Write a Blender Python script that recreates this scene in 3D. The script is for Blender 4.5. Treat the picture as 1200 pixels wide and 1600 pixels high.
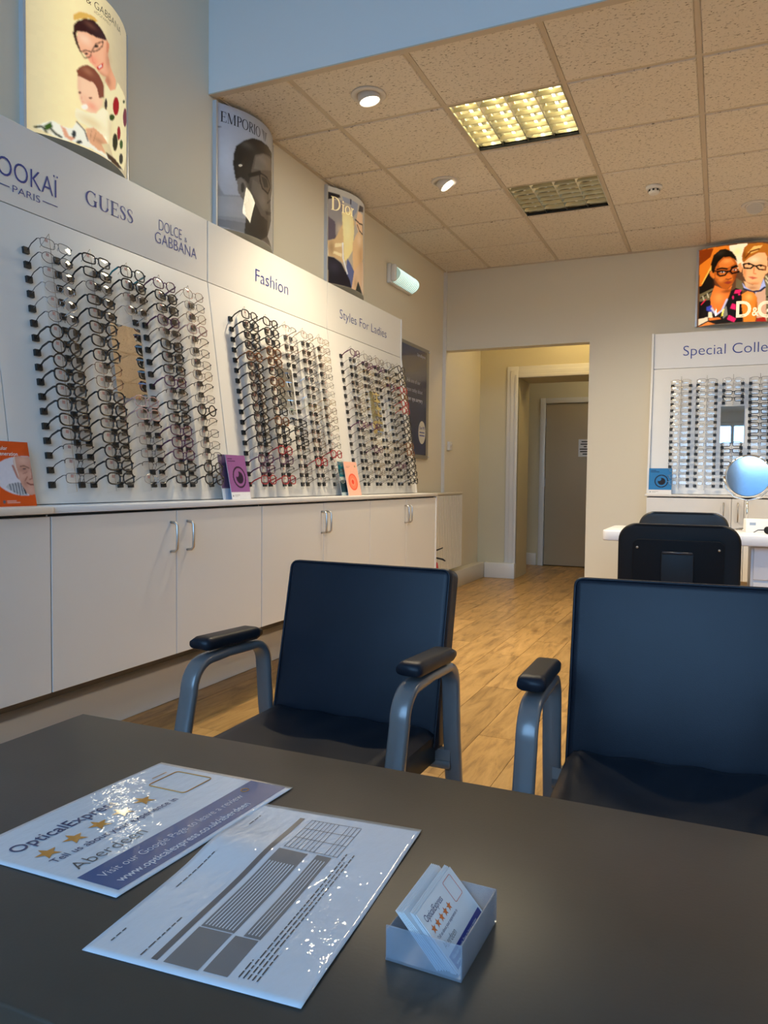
import bpy, math, random
import numpy as np
from mathutils import Matrix, Vector
random.seed(7)
for o in list(bpy.data.objects): bpy.data.objects.remove(o, do_unlink=True)
scene = bpy.context.scene
COL = scene.collection
# ---------------------------------------------------------------- camera
cam_d = bpy.data.cameras.new('camera'); cam = bpy.data.objects.new('camera', cam_d); COL.objects.link(cam)
YAW, PITCH, ROLL = 0.4164, -0.0427, 0.0109
_f = Vector((-math.sin(YAW)*math.cos(PITCH), math.cos(YAW)*math.cos(PITCH), math.sin(PITCH)))
_r = Vector((math.cos(YAW), math.sin(YAW), 0)); _u = _r.cross(_f)
_r2 = math.cos(ROLL)*_r + math.sin(ROLL)*_u; _u2 = -math.sin(ROLL)*_r + math.cos(ROLL)*_u
cam.matrix_world = Matrix(((_r2.x,_u2.x,-_f.x,2.422),(_r2.y,_u2.y,-_f.y,-3.227),(_r2.z,_u2.z,-_f.z,1.047),(0,0,0,1)))
cam_d.sensor_fit = 'AUTO'; cam_d.sensor_width = 36.0; cam_d.lens = 1187.0/1600.0*36.0
cam_d.clip_start = 0.02; cam_d.clip_end = 200
scene.camera = cam
# ---------------------------------------------------------------- world, exposure, window portal
world = bpy.data.worlds.new('sky'); scene.world = world; world.use_nodes = True
bg = world.node_tree.nodes['Background']
bg.inputs['Color'].default_value = (0.34, 0.61, 1.0, 1); bg.inputs['Strength'].default_value = 7.2
vs = scene.view_settings
vs.view_transform = 'Standard'; vs.look = 'None'; vs.gamma = 1.0; vs.use_curve_mapping = False; vs.exposure = 0.10
pl = bpy.data.lights.new('window_portal', 'AREA'); pl.shape = 'RECTANGLE'; pl.size = 4.4; pl.size_y = 4.4
plo = bpy.data.objects.new('window_portal', pl); COL.objects.link(plo)
plo.location = (2.6, -5.46, 2.55); plo.rotation_euler = (math.radians(90), 0, 0)
pl.cycles.is_portal = True
LAMP_K = 1.10      # one dial for the warm lamps of the shop
# ---------------------------------------------------------------- materials
def srgb(*c):
    return tuple(((v/255.0)/12.92 if v/255.0 <= .04045 else (((v/255.0)+.055)/1.055)**2.4) for v in c)
MATS = {}
def mat(name, col, rough=.5, metal=0.0, var=.04, vscale=6.0, bump=0.0, bscale=80.0, emis=None, estr=0.0, coat=0.0, coat_rough=.05, spec=.5, detail=3.0):
    if name in MATS: return MATS[name]
    m = bpy.data.materials.new(name); m.use_nodes = True; nt = m.node_tree; n = nt.nodes; l = nt.links
    b = n['Principled BSDF']
    b.inputs['Roughness'].default_value = rough; b.inputs['Metallic'].default_value = metal
    b.inputs['Specular IOR Level'].default_value = spec
    b.inputs['Coat Weight'].default_value = coat; b.inputs['Coat Roughness'].default_value = coat_rough
    tc = n.new('ShaderNodeTexCoord')
    nz = n.new('ShaderNodeTexNoise'); nz.inputs['Scale'].default_value = vscale; nz.inputs['Detail'].default_value = detail
    l.new(tc.outputs['Object'], nz.inputs['Vector'])
    mr = n.new('ShaderNodeMapRange'); mr.inputs['To Min'].default_value = 1-var; mr.inputs['To Max'].default_value = 1+var
    l.new(nz.outputs['Fac'], mr.inputs['Value'])
    mx = n.new('ShaderNodeVectorMath'); mx.operation = 'SCALE'; mx.inputs[0].default_value = col[:3]
    l.new(mr.outputs['Result'], mx.inputs['Scale']); l.new(mx.outputs['Vector'], b.inputs['Base Color'])
    if bump:
        nb = n.new('ShaderNodeTexNoise'); nb.inputs['Scale'].default_value = bscale; nb.inputs['Detail'].default_value = 3
        l.new(tc.outputs['Object'], nb.inputs['Vector'])
        bp = n.new('ShaderNodeBump'); bp.inputs['Strength'].default_value = bump; bp.inputs['Distance'].default_value = .002
        l.new(nb.outputs['Fac'], bp.inputs['Height']); l.new(bp.outputs['Normal'], b.inputs['Normal'])
        if coat: l.new(bp.outputs['Normal'], b.inputs['Coat Normal'])
    if emis:
        b.inputs['Emission Color'].default_value = (*emis, 1); b.inputs['Emission Strength'].default_value = estr
    MATS[name] = m; return m
def clear_mat(name, tint, gloss, rough=.03, diff=None, dfac=0.0, ior=1.45):
    if name in MATS: return MATS[name]
    m = bpy.data.materials.new(name); m.use_nodes = True; nt = m.node_tree; n = nt.nodes; l = nt.links
    n.remove(n['Principled BSDF']); out = n['Material Output']
    t = n.new('ShaderNodeBsdfTransparent'); t.inputs['Color'].default_value = (*tint, 1)
    g = n.new('ShaderNodeBsdfGlossy'); g.inputs['Roughness'].default_value = rough
    mx = n.new('ShaderNodeMixShader')
    fr = n.new('ShaderNodeFresnel'); fr.inputs['IOR'].default_value = ior
    ad = n.new('ShaderNodeMath'); ad.operation = 'ADD'; ad.use_clamp = True; ad.inputs[1].default_value = gloss
    l.new(fr.outputs['Fac'], ad.inputs[0]); l.new(ad.outputs['Value'], mx.inputs['Fac'])
    l.new(t.outputs['BSDF'], mx.inputs[1]); l.new(g.outputs['BSDF'], mx.inputs[2])
    last = mx
    if diff:
        d = n.new('ShaderNodeBsdfDiffuse'); d.inputs['Color'].default_value = (*diff, 1)
        tr = n.new('ShaderNodeBsdfTranslucent'); tr.inputs['Color'].default_value = (*diff, 1)
        m1 = n.new('ShaderNodeMixShader'); m1.inputs['Fac'].default_value = .5
        l.new(d.outputs['BSDF'], m1.inputs[1]); l.new(tr.outputs['BSDF'], m1.inputs[2])
        m2 = n.new('ShaderNodeMixShader'); m2.inputs['Fac'].default_value = dfac
        l.new(mx.outputs['Shader'], m2.inputs[1]); l.new(m1.outputs['Shader'], m2.inputs[2]); last = m2
    l.new(last.outputs['Shader'], out.inputs['Surface'])
    MATS[name] = m; return m
def print_mat(name, estr, rough=.3, coat=0.0):
    """flat print: colour comes from the sheet's colour attribute; backlit prints also emit it"""
    m = bpy.data.materials.new(name); m.use_nodes = True; nt = m.node_tree; n = nt.nodes; l = nt.links
    b = n['Principled BSDF']; b.inputs['Roughness'].default_value = max(rough,.5); b.inputs['Specular IOR Level'].default_value = .1; b.inputs['Coat Weight'].default_value = coat
    b.inputs['Coat Roughness'].default_value = .03
    a = n.new('ShaderNodeVertexColor'); a.layer_name = 'ink'
    l.new(a.outputs['Color'], b.inputs['Base Color'])
    if estr > .3:
        sc = n.new('ShaderNodeVectorMath'); sc.operation = 'SCALE'; sc.inputs['Scale'].default_value = .45
        l.new(a.outputs['Color'], sc.inputs[0]); l.new(sc.outputs[0], b.inputs['Base Color'])
    if estr: l.new(a.outputs['Color'], b.inputs['Emission Color']); b.inputs['Emission Strength'].default_value = estr
    return m
def floor_mat():
    m = bpy.data.materials.new('oak_laminate'); m.use_nodes = True; nt = m.node_tree; n = nt.nodes; l = nt.links
    b = n['Principled BSDF']; b.inputs['Roughness'].default_value = .33
    geo = n.new('ShaderNodeNewGeometry'); oi = n.new('ShaderNodeObjectInfo')
    mp = n.new('ShaderNodeMapping'); mp.inputs['Scale'].default_value = (14, 2.2, 1)
    add = n.new('ShaderNodeVectorMath'); add.operation = 'ADD'
    cmb = n.new('ShaderNodeCombineXYZ'); sc = n.new('ShaderNodeMath'); sc.operation = 'MULTIPLY'; sc.inputs[1].default_value = 37.0
    l.new(oi.outputs['Random'], sc.inputs[0]); l.new(sc.outputs[0], cmb.inputs['Y'])
    l.new(geo.outputs['Position'], add.inputs[0]); l.new(cmb.outputs[0], add.inputs[1]); l.new(add.outputs[0], mp.inputs['Vector'])
    nz = n.new('ShaderNodeTexNoise'); nz.inputs['Scale'].default_value = 1.6; nz.inputs['Detail'].default_value = 8; nz.inputs['Roughness'].default_value = .66; nz.inputs['Distortion'].default_value = .5
    l.new(mp.outputs[0], nz.inputs['Vector'])
    cr = n.new('ShaderNodeValToRGB'); e = cr.color_ramp.elements
    e[0].position = .30; e[0].color = (.20, .110, .036, 1); e[1].position = .72; e[1].color = (.62, .39, .150, 1)
    k = cr.color_ramp.elements.new(.5); k.color = (.47, .28, .095, 1)
    l.new(nz.outputs['Fac'], cr.inputs['Fac'])
    mr = n.new('ShaderNodeMapRange'); mr.inputs['To Min'].default_value = .78; mr.inputs['To Max'].default_value = 1.14
    l.new(oi.outputs['Random'], mr.inputs['Value'])
    mx = n.new('ShaderNodeVectorMath'); mx.operation = 'SCALE'; l.new(cr.outputs['Color'], mx.inputs[0]); l.new(mr.outputs[0], mx.inputs['Scale'])
    l.new(mx.outputs[0], b.inputs['Base Color'])
    bp = n.new('ShaderNodeBump'); bp.inputs['Strength'].default_value = .12; bp.inputs['Distance'].default_value = .002
    l.new(nz.outputs['Fac'], bp.inputs['Height']); l.new(bp.outputs[0], b.inputs['Normal'])
    return m
def tile_mat():
    m = bpy.data.materials.new('mineral_fibre_tile'); m.use_nodes = True; nt = m.node_tree; n = nt.nodes; l = nt.links
    b = n['Principled BSDF']; b.inputs['Roughness'].default_value = .9; b.inputs['Specular IOR Level'].default_value = .1
    geo = n.new('ShaderNodeNewGeometry'); mp = n.new('ShaderNodeMapping'); mp.inputs['Scale'].default_value = (62, 130, 1); mp.inputs['Rotation'].default_value = (0, 0, .5)
    l.new(geo.outputs['Position'], mp.inputs['Vector'])
    nz = n.new('ShaderNodeTexNoise'); nz.inputs['Scale'].default_value = 1.0; nz.inputs['Detail'].default_value = 1.5; nz.inputs['Distortion'].default_value = .8
    l.new(mp.outputs[0], nz.inputs['Vector'])
    cr = n.new('ShaderNodeValToRGB'); e = cr.color_ramp.elements
    e[0].position = .31; e[0].color = (.30, .26, .20, 1); e[1].position = .40; e[1].color = (.74, .675, .575, 1)
    l.new(nz.outputs['Fac'], cr.inputs['Fac']); l.new(cr.outputs['Color'], b.inputs['Base Color'])
    bp = n.new('ShaderNodeBump'); bp.inputs['Strength'].default_value = .5; bp.inputs['Distance'].default_value = .003
    l.new(cr.outputs['Color'], bp.inputs['Height']); l.new(bp.outputs[0], b.inputs['Normal'])
    return m
M_wall = mat('cream_wall_paint', (.73,.68,.555), .75, var=.02, vscale=1.5, bump=.05, bscale=150)
M_bulk = mat('white_wall_paint', (.74,.74,.72), .75, var=.02, vscale=1.5, bump=.05, bscale=150)
M_trim = mat('white_gloss_paint', (.72,.70,.65), .35, var=.02)
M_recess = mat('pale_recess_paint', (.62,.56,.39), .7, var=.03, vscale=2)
M_cab = mat('white_melamine', (.70,.695,.68), .38, var=.012, vscale=3)
M_board = mat('white_display_laminate', (.76,.755,.73), .32, var=.012, vscale=3)
M_brown = mat('brown_shade_and_subfloor', (.20,.15,.10), .7, var=.08)
M_gap = mat('dark_gap', (.02,.02,.02), .8)
M_steel = mat('brushed_steel', (.55,.53,.50), .3, 1.0, var=.05, vscale=40)
M_chrome = mat('chrome', (.8,.8,.8), .08, 1.0)
M_mirror = mat('mirror_glass', (.88,.9,.9), .015, 1.0, var=0)
M_black = mat('black_plastic', (.010,.010,.011), .42, var=.1, spec=.25)
M_clip = mat('black_clip_plastic', (.014,.014,.013), .45, var=.1)
M_leather = mat('black_faux_leather', (.008,.012,.020), .40, var=.25, vscale=9, bump=.14, bscale=420, spec=.24)
M_frame = mat('grey_powder_coat', (.160,.162,.168), .30, .25, var=.06, vscale=30, coat=.3)
M_table = mat('dark_wenge_laminate', (.060,.048,.038), .36, var=.12, vscale=14, bump=.04, bscale=260, spec=.4)
M_navy = mat('navy_vinyl_lettering', (.020,.042,.27), .4, var=.02)
M_tile = tile_mat(); M_floor = floor_mat()
M_bar = mat('tan_ceiling_bar', (.56,.48,.37), .6, var=.05)
M_glass = clear_mat('window_glass', (.96,.98,.98), .0)
M_lens = clear_mat('lens_glass', (.97,.975,.97), .07)
M_acr = clear_mat('clear_acrylic', (.975,.98,.98), .0, ior=1.12)
M_acredge = clear_mat('acrylic_edge', (.7,.72,.72), .12, .1, (.40,.41,.41), .35)
M_frost = clear_mat('frosted_polypropylene', (.90,.93,.97), .02, .25, (.72,.78,.86), .22)
M_paper = mat('white_paper', (.78,.79,.80), .5, var=.015)
M_white = mat('white_plastic', (.72,.71,.68), .4, var=.02)
# ---------------------------------------------------------------- mesh builder
class MB:
    def __init__(s): s.v = []; s.f = []; s.m = []
    def add(s, vs, fs, mi=0):
        o = len(s.v); s.v += [tuple(p) for p in vs]; s.f += [tuple(i+o for i in f) for f in fs]; s.m += [mi]*len(fs); return s
    def box(s, x0, x1, y0, y1, z0, z1, mi=0):
        return s.add([(x0,y0,z0),(x1,y0,z0),(x1,y1,z0),(x0,y1,z0),(x0,y0,z1),(x1,y0,z1),(x1,y1,z1),(x0,y1,z1)],
                     [(0,3,2,1),(4,5,6,7),(0,1,5,4),(1,2,6,5),(2,3,7,6),(3,0,4,7)], mi)
    def quad(s, a, b, c, d, mi=0): return s.add([a,b,c,d], [(0,1,2,3)], mi)
    def prism(s, poly, fn, d0, d1, mi=0):
        n = len(poly)
        return s.add([fn(p[0],p[1],d0) for p in poly]+[fn(p[0],p[1],d1) for p in poly],
                     [tuple(range(n-1,-1,-1)), tuple(range(n,2*n))]+[(i,(i+1)%n,n+(i+1)%n,n+i) for i in range(n)], mi)
    def tube(s, path, r, n=8, closed=False, mi=0, caps=True):
        P = [Vector(p) for p in path]; N = len(P); vs = []; fs = []
        nrm = None
        for i in range(N):
            if closed: t = (P[(i+1)%N]-P[i-1]).normalized()
            else: t = (P[min(i+1,N-1)]-P[max(i-1,0)]).normalized()
            if nrm is None:
                a = Vector((0,0,1)) if abs(t.z) < .9 else Vector((1,0,0)); nrm = (a - t*a.dot(t)).normalized()
            else: nrm = (nrm - t*nrm.dot(t)).normalized()
            b = t.cross(nrm); rr = r[i] if isinstance(r,(list,tuple)) else r
            for k in range(n):
                a = 2*math.pi*k/n; vs.append(P[i]+(nrm*math.cos(a)+b*math.sin(a))*rr)
        for i in range(N if closed else N-1):
            j = (i+1)%N
            for k in range(n): fs.append((i*n+k, i*n+(k+1)%n, j*n+(k+1)%n, j*n+k))
        if caps and not closed: fs += [tuple(range(n-1,-1,-1)), tuple(range((N-1)*n, N*n))]
        return s.add(vs, fs, mi)
    def bar(s, path, xc, hw, ht, mi=0, n=12):
        """flat rounded bar swept along a path in the (y,z) plane; hw half width along x, ht half thickness"""
        P = [Vector((p[0],p[1])) for p in path]; N = len(P); vs = []; fs = []
        prof = []
        for k in range(n):
            a = 2*math.pi*k/n; c, d = math.cos(a), math.sin(a)
            prof.append((hw*math.copysign(abs(c)**.5, c), ht*math.copysign(abs(d)**.5, d)))
        for i in range(N):
            t = (P[min(i+1,N-1)]-P[max(i-1,0)]).normalized(); q = Vector((-t.y, t.x))
            for a, b in prof: vs.append((xc+a, P[i].x+q.x*b, P[i].y+q.y*b))
        for i in range(N-1):
            for k in range(n): fs.append((i*n+k, i*n+(k+1)%n, (i+1)*n+(k+1)%n, (i+1)*n+k))
        fs += [tuple(range(n-1,-1,-1)), tuple(range((N-1)*n, N*n))]
        return s.add(vs, fs, mi)
    def lathe(s, prof, n=24, c=(0,0,0), mi=0, M=None):
        vs = []; fs = []; N = len(prof)
        for r, z in prof:
            for k in range(n):
                a = 2*math.pi*k/n; p = Vector((r*math.cos(a), r*math.sin(a), z))
                if M: p = M @ p
                vs.append(p+Vector(c))
        for i in range(N-1):
            for k in range(n): fs.append((i*n+k, i*n+(k+1)%n, (i+1)*n+(k+1)%n, (i+1)*n+k))
        fs += [tuple(range(n-1,-1,-1)), tuple(range((N-1)*n, N*n))]
        return s.add(vs, fs, mi)
    def mesh(s, name, mats, smooth=False):
        me = bpy.data.meshes.new(name); me.from_pydata(s.v, [], s.f); me.update()
        for m in (mats if isinstance(mats,(list,tuple)) else [mats]): me.materials.append(m)
        if any(s.m): me.polygons.foreach_set('material_index', s.m)
        if smooth: me.polygons.foreach_set('use_smooth', [True]*len(me.polygons))
        return me
    def build(s, name, mats, parent=None, smooth=False, bevel=0, seg=3, loc=None, rot=None):
        o = bpy.data.objects.new(name, s.mesh(name, mats, smooth or bool(bevel and seg > 1)))
        return link(o, parent, bevel, seg, loc, rot)
def link(o, parent=None, bevel=0, seg=3, loc=None, rot=None):
    COL.objects.link(o)
    if parent: o.parent = parent
    if loc is not None: o.location = loc
    if rot is not None: o.rotation_euler = rot
    if bevel:
        b = o.modifiers.new('bevel', 'BEVEL'); b.width = bevel; b.segments = seg; b.limit_method = 'ANGLE'; b.angle_limit = math.radians(40)
        b.harden_normals = False
    return o
def inst(name, me, parent=None, loc=None, rot=None):
    return link(bpy.data.objects.new(name, me), parent, 0, 1, loc, rot)
def tag(o, label, cat, group=None, kind=None):
    o['label'] = label; o['category'] = cat
    if group: o['group'] = group
    if kind: o['kind'] = kind
    return o
def struct(o, label=None, cat=None):
    o['kind'] = 'structure'
    if label: o['label'] = label
    if cat: o['category'] = cat
    return o
def empty(name, loc=(0,0,0), rz=0, label=None, cat=None, group=None):
    o = bpy.data.objects.new(name, None); COL.objects.link(o); o.location = loc; o.rotation_euler = (0,0,rz); o.empty_display_size = .05
    if label: tag(o, label, cat, group)
    return o
def soft(parent, name, mats, x0, x1, y0, y1, z0, z1, b=.01, seg=3, loc=None, rot=None):
    return MB().box(x0,x1,y0,y1,z0,z1).build(name, mats, parent, True, b, seg, loc, rot)
def arc(cx, cy, r, a0, a1, n=6):
    return [(cx+r*math.cos(math.radians(a0+(a1-a0)*i/n)), cy+r*math.sin(math.radians(a0+(a1-a0)*i/n))) for i in range(n+1)]
def rrect(x0, x1, y0, y1, r, n=5):
    return arc(x1-r,y0+r,r,-90,0,n)+arc(x1-r,y1-r,r,0,90,n)+arc(x0+r,y1-r,r,90,180,n)+arc(x0+r,y0+r,r,180,270,n)
# ---------------------------------------------------------------- lettering
_tc = {}
def glyphs(s, thin=0.0):
    """outline lettering of the built-in face as flat polygons: (verts 2d, faces, width, height), origin at left of baseline"""
    key = (s, thin)
    if key in _tc: return _tc[key]
    cu = bpy.data.curves.new('t', 'FONT'); cu.body = s; cu.size = 1.0; cu.offset = thin; cu.resolution_u = 4; cu.fill_mode = 'FRONT'
    ob = bpy.data.objects.new('t', cu); COL.objects.link(ob)
    dg = bpy.context.evaluated_depsgraph_get(); me = bpy.data.meshes.new_from_object(ob.evaluated_get(dg))
    v = np.array([tuple(p.co)[:2] for p in me.vertices]); f = [tuple(p.vertices) for p in me.polygons]
    bpy.data.objects.remove(ob); bpy.data.curves.remove(cu); bpy.data.meshes.remove(me)
    v[:,0] -= v[:,0].min()
    _tc[key] = (v, f, v[:,0].max()); return _tc[key]
CAP = .73
def strip(pts, ws):
    P = [Vector(p) for p in pts]; vs = []
    for i, p in enumerate(P):
        t = (P[min(i+1,len(P)-1)]-P[max(i-1,0)]).normalized(); q = Vector((-t.y,t.x)); w = ws[i] if isinstance(ws,(list,tuple)) else ws
        vs += [tuple(p+q*w/2), tuple(p-q*w/2)]
    return vs, [(2*i,2*i+1,2*i+3,2*i+2) for i in range(len(P)-1)]
def serif(s):
    """high-contrast roman capitals built from strokes, cap height 1"""
    V = []; F = []; x = 0.0; T, t = .15, .045
    def st(p, w):
        a, b = strip([(x+q[0],q[1]) for q in p], w); o = len(V); V.extend(a); F.extend([tuple(i+o for i in f) for f in b])
    def stem(c, h=1.0, w=T, y0=0.0, sf=True):
        st([(c,y0),(c,h)], w)
        if sf: st([(c-w/2-.08,y0+.018),(c+w/2+.08,y0+.018)], .036); st([(c-w/2-.08,h-.018),(c+w/2+.08,h-.018)], .036)
    def ring(cx, cy, rx, ry, a0, a1, n=20, k=T):
        p = []; w = []
        for i in range(n+1):
            a = math.radians(a0+(a1-a0)*i/n); p.append((cx+rx*math.cos(a), cy+ry*math.sin(a))); w.append(t+(k-t)*abs(math.cos(a))**1.3)
        st(p, w)
    for ch in s:
        if ch == 'I': stem(.18); adv = .38
        elif ch == 'E': stem(.18); st([(.2,.975),(.62,.975)],t); st([(.2,.52),(.5,.52)],t); st([(.2,.025),(.66,.025)],t); st([(.62,1.0),(.62,.8)],.05); st([(.66,0),(.66,.22)],.05); st([(.5,.62),(.5,.42)],.04); adv = .78
        elif ch == 'M': stem(.12,w=t); st([(.14,1),(.5,.02)],.14); st([(.5,.02),(.86,1)],t); stem(.9); adv = 1.12
        elif ch == 'P': stem(.18); ring(.3,.74,.32,.24,90,-90); st([(.18,.98),(.3,.98)],t); st([(.18,.5),(.3,.5)],t); adv = .72
        elif ch == 'R': stem(.18); ring(.3,.75,.3,.23,90,-90); st([(.18,.98),(.3,.98)],t); st([(.18,.52),(.34,.52)],t); st([(.36,.52),(.72,.01)],.15); adv = .8
        elif ch == 'O': ring(.48,.5,.4,.48,0,360,28); adv = 1.0
        elif ch == 'D': stem(.18); ring(.32,.5,.45,.48,90,-90); st([(.18,.98),(.34,.98)],t); st([(.18,.02),(.34,.02)],t); adv = .95
        elif ch == 'U': stem(.18,y0=.3,sf=False); st([(.02,.98),(.34,.98)],.036); ring(.46,.32,.28,.29,180,360,14); st([(.74,.3),(.74,1)],t); st([(.62,.98),(.88,.98)],.036); adv = .96
        elif ch == 'G': ring(.48,.5,.4,.48,48,312,24); stem(.78,h=.42,y0=.04,sf=False); st([(.6,.42),(.92,.42)],.04); st([(.76,.98),(.76,.7)],.04); adv = 1.0
        elif ch == 'S': st([(.46,.74),(.42,.90),(.28,.97),(.13,.90),(.09,.76),(.17,.62),(.30,.51),(.43,.39),(.47,.24),(.40,.09),(.26,.03),(.11,.09),(.06,.26)],[.04,.05,.05,.09,.13,.15,.16,.15,.13,.09,.05,.05,.04]); adv = .62
        elif ch == 'i': stem(.16,h=.62,w=.12); st([(.16,.76),(.16,.88)],.12); adv = .34
        elif ch == 'o': ring(.33,.31,.26,.30,0,360,20,.12); adv = .66
        elif ch == 'r': stem(.16,h=.62,w=.12); st([(.2,.44),(.3,.57),(.42,.6)],[.05,.08,.1]); adv = .5
        else: adv = .3
        x += adv
    return np.array(V), F, x
def letters(name, gl, cap, fn, matl, parent, x0=0.0, width=None, capunit=CAP):
    """lay lettering on a surface: fn(x, y) -> xyz; x starts at x0, optional total width"""
    v, f, w = gl; sy = cap/capunit; sx = (width/w) if width else sy
    b = MB(); b.add([fn(x0+p[0]*sx, p[1]*sy) for p in v], f)
    return b.build(name, matl, parent)
def star_pts(cx, cy, R):
    return [(cx+(R if k%2==0 else R*.42)*math.sin(math.pi*k/5), cy+(R if k%2==0 else R*.42)*math.cos(math.pi*k/5)) for k in range(10)]
# ---------------------------------------------------------------- printed pictures (dense sheets with an ink colour attribute)
def inpoly(U, V, poly):
    r = np.zeros(U.shape, bool); n = len(poly); j = n-1
    for i in range(n):
        xi, yi = poly[i]; xj, yj = poly[j]
        if yi != yj: r ^= ((yi > V) != (yj > V)) & (U < (xj-xi)*(V-yi)/(yj-yi)+xi)
        j = i
    return r
def picture(name, shapes, bgfn, surf, nu, nv, material, parent, asp=1.0, grain=.015):
    U, V = np.meshgrid(np.linspace(0,1,nu), np.linspace(0,1,nv))
    C = bgfn(U, V).astype(float)
    for kind, col, w, pts in shapes:
        if kind == 'P': k = inpoly(U, V, pts).astype(float)
        elif kind == 'B':
            (cx, cy), (ru, rv) = pts; k = w*np.exp(-((U-cx)/ru)**2-((V-cy)/rv)**2)
            near = np.abs(C-C[int(cy*(nv-1)+.5), int(cx*(nu-1)+.5)]).sum(-1); k = k*np.exp(-(near/.45)**2)
        else:
            d = np.full(U.shape, 9.0)
            for (ax, ay), (bx, by) in zip(pts[:-1], pts[1:]):
                dx, dy = bx-ax, (by-ay)*asp; L = dx*dx+dy*dy+1e-12
                tt = np.clip(((U-ax)*dx+(V-ay)*asp*dy)/L, 0, 1); d = np.minimum(d, np.hypot(U-ax-tt*dx, (V-ay)*asp-tt*dy))
            k = np.clip((w-d)/(.0025)+.5, 0, 1)
        C = C*(1-k[...,None])+np.array(col)*k[...,None]
    for _ in range(1):
        D = np.pad(C, ((1,1),(1,1),(0,0)), 'edge'); C = (D[:-2,1:-1]+D[2:,1:-1]+D[1:-1,:-2]+D[1:-1,2:]+2*C)/6
    rs = np.random.RandomState(3); g = rs.rand(nv//6+2, nu//6+2)
    C *= 1+grain*2*(np.kron(g, np.ones((6,6)))[:nv,:nu,None]-.5)
    X = surf(U, V); vs = np.stack(X, -1).reshape(-1,3)
    idx = np.arange(nu*nv).reshape(nv,nu)
    fs = np.stack([idx[:-1,:-1],idx[:-1,1:],idx[1:,1:],idx[1:,:-1]],-1).reshape(-1,4)
    me = bpy.data.meshes.new(name); me.from_pydata(vs.tolist(), [], fs.tolist()); me.update()
    a = me.color_attributes.new('ink', 'FLOAT_COLOR', 'POINT')
    a.data.foreach_set('color', np.concatenate([C.reshape(-1,3), np.ones((nu*nv,1))],1).astype(np.float32).ravel())
    me.materials.append(material); me.polygons.foreach_set('use_smooth', [True]*len(me.polygons))
    return link(bpy.data.objects.new(name, me), parent)
# ================================================================ THE SETTING
RX = 5.2          # right wall
FY = -5.6         # shop front
HZ = 5.0          # high ceiling of the shop front
def wall(name, boxes, m, label, mats=None):
    b = MB()
    for x in boxes: b.box(*x)
    return struct(b.build(name, m), label, 'wall')
wall('wall_left', [(-.15,0,FY,4.8,0,HZ)], M_wall, 'cream painted wall behind the spectacle displays')
wall('wall_right', [(RX,RX+.15,FY,3.72,0,HZ)], M_wall, 'cream painted side wall outside the picture on the right')
wall('wall_far', [(1.345,RX,3.6,3.72,0,3.2),(0,1.345,3.6,3.72,2.265,3.2)], M_wall, 'cream painted end wall with the square opening')
wall('wall_bulkhead', [(0,RX,0,.04,2.988,HZ)], M_bulk, 'white bulkhead stepping down to the tiled ceiling')
struct(MB().box(0,RX,.0008,.04,2.982,2.988).build('trim_1', M_bar), 'tan edge trim along the foot of the bulkhead', 'trim')
struct(MB().box(-.15,RX+.15,FY,.1,HZ,HZ+.1).build('ceiling_high', M_bulk), 'plain white high ceiling over the shop front', 'ceiling')
struct(MB().box(.0,.03,3.575,3.6,.16,3.0).build('trim_2', M_trim), 'narrow white corner strip beside the square opening', 'trim')
# recess behind the opening, inner doorway and corridor
wall('wall_recess_back', [(0,.43,4.8,5.28,0,2.9),(.43,1.6,4.8,5.28,2.14,2.9),(1.40,2.2,4.8,5.28,0,2.14)], M_recess, 'pale wall of the recess around the inner doorway')
wall('wall_recess_right', [(2.0,2.15,3.72,4.8,0,2.9)], M_recess, 'pale right side wall of the recess')
struct(MB().box(-.15,2.2,3.72,5.28,2.9,3.0).build('ceiling_recess', M_recess), 'pale ceiling of the recess', 'ceiling')
wall('wall_corridor_left', [(.0,.1,5.28,6.2,0,2.7)], M_recess, 'side wall of the dim corridor')
wall('wall_corridor_right', [(2.0,2.1,5.28,6.2,0,2.7)], M_recess, 'right side wall of the dim corridor')
wall('wall_corridor_back', [(.0,.36,6.2,6.3,0,2.7),(.36,1.3,6.2,6.3,2.07,2.7),(.3,1.4,6.3,6.4,-.1,2.2),(1.3,2.1,6.2,6.3,0,2.7)], M_recess, 'end wall of the dim corridor around the plain door')  # box behind the door is added to block daylight leaking round it
struct(MB().box(.0,2.1,5.28,6.3,2.7,2.8).build('ceiling_corridor', M_recess), 'ceiling of the dim corridor', 'ceiling')
# architrave of the inner doorway (stepped moulding)
ar = struct(empty('trim_3'), 'moulded white door surround in the recess', 'trim')
for k, (w, d) in enumerate(((.125,.018),(.085,.030),(.035,.042))):
    x = .43
    MB().box(x-w,x,4.8-d,4.8,0,2.14+w).box(x,1.40,4.8-d,4.8,2.14,2.14+w).box(1.40,1.40+w,4.8-d,4.8,0,2.14+w).build('moulding', M_trim, ar, bevel=.006, seg=2)
# skirtings (deep boxed-in ones)
struct(soft(None,'baseboard_left',M_trim,0,.10,-5.4,4.72,0,.165,.006,2), 'deep boxed white skirting under the wall cabinets', 'skirting')
struct(soft(None,'baseboard_recess',M_trim,.10,.432,4.72,4.8,0,.165,.006,2), 'deep white skirting beside the inner doorway', 'skirting')
struct(soft(None,'baseboard_corridor',M_trim,.1,.34,6.17,6.2,0,.15,.006,2), 'white skirting in the corridor beside the door', 'skirting')
struct(MB().box(.004,.012,-2.75,2.2,.165,.40).build('wall_shade_strip', M_brown), 'wall shade under the cabinets, painted as a brown strip', 'trim')  # thin brown sheet painted in for the shaded wall below the cabinets
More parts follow.
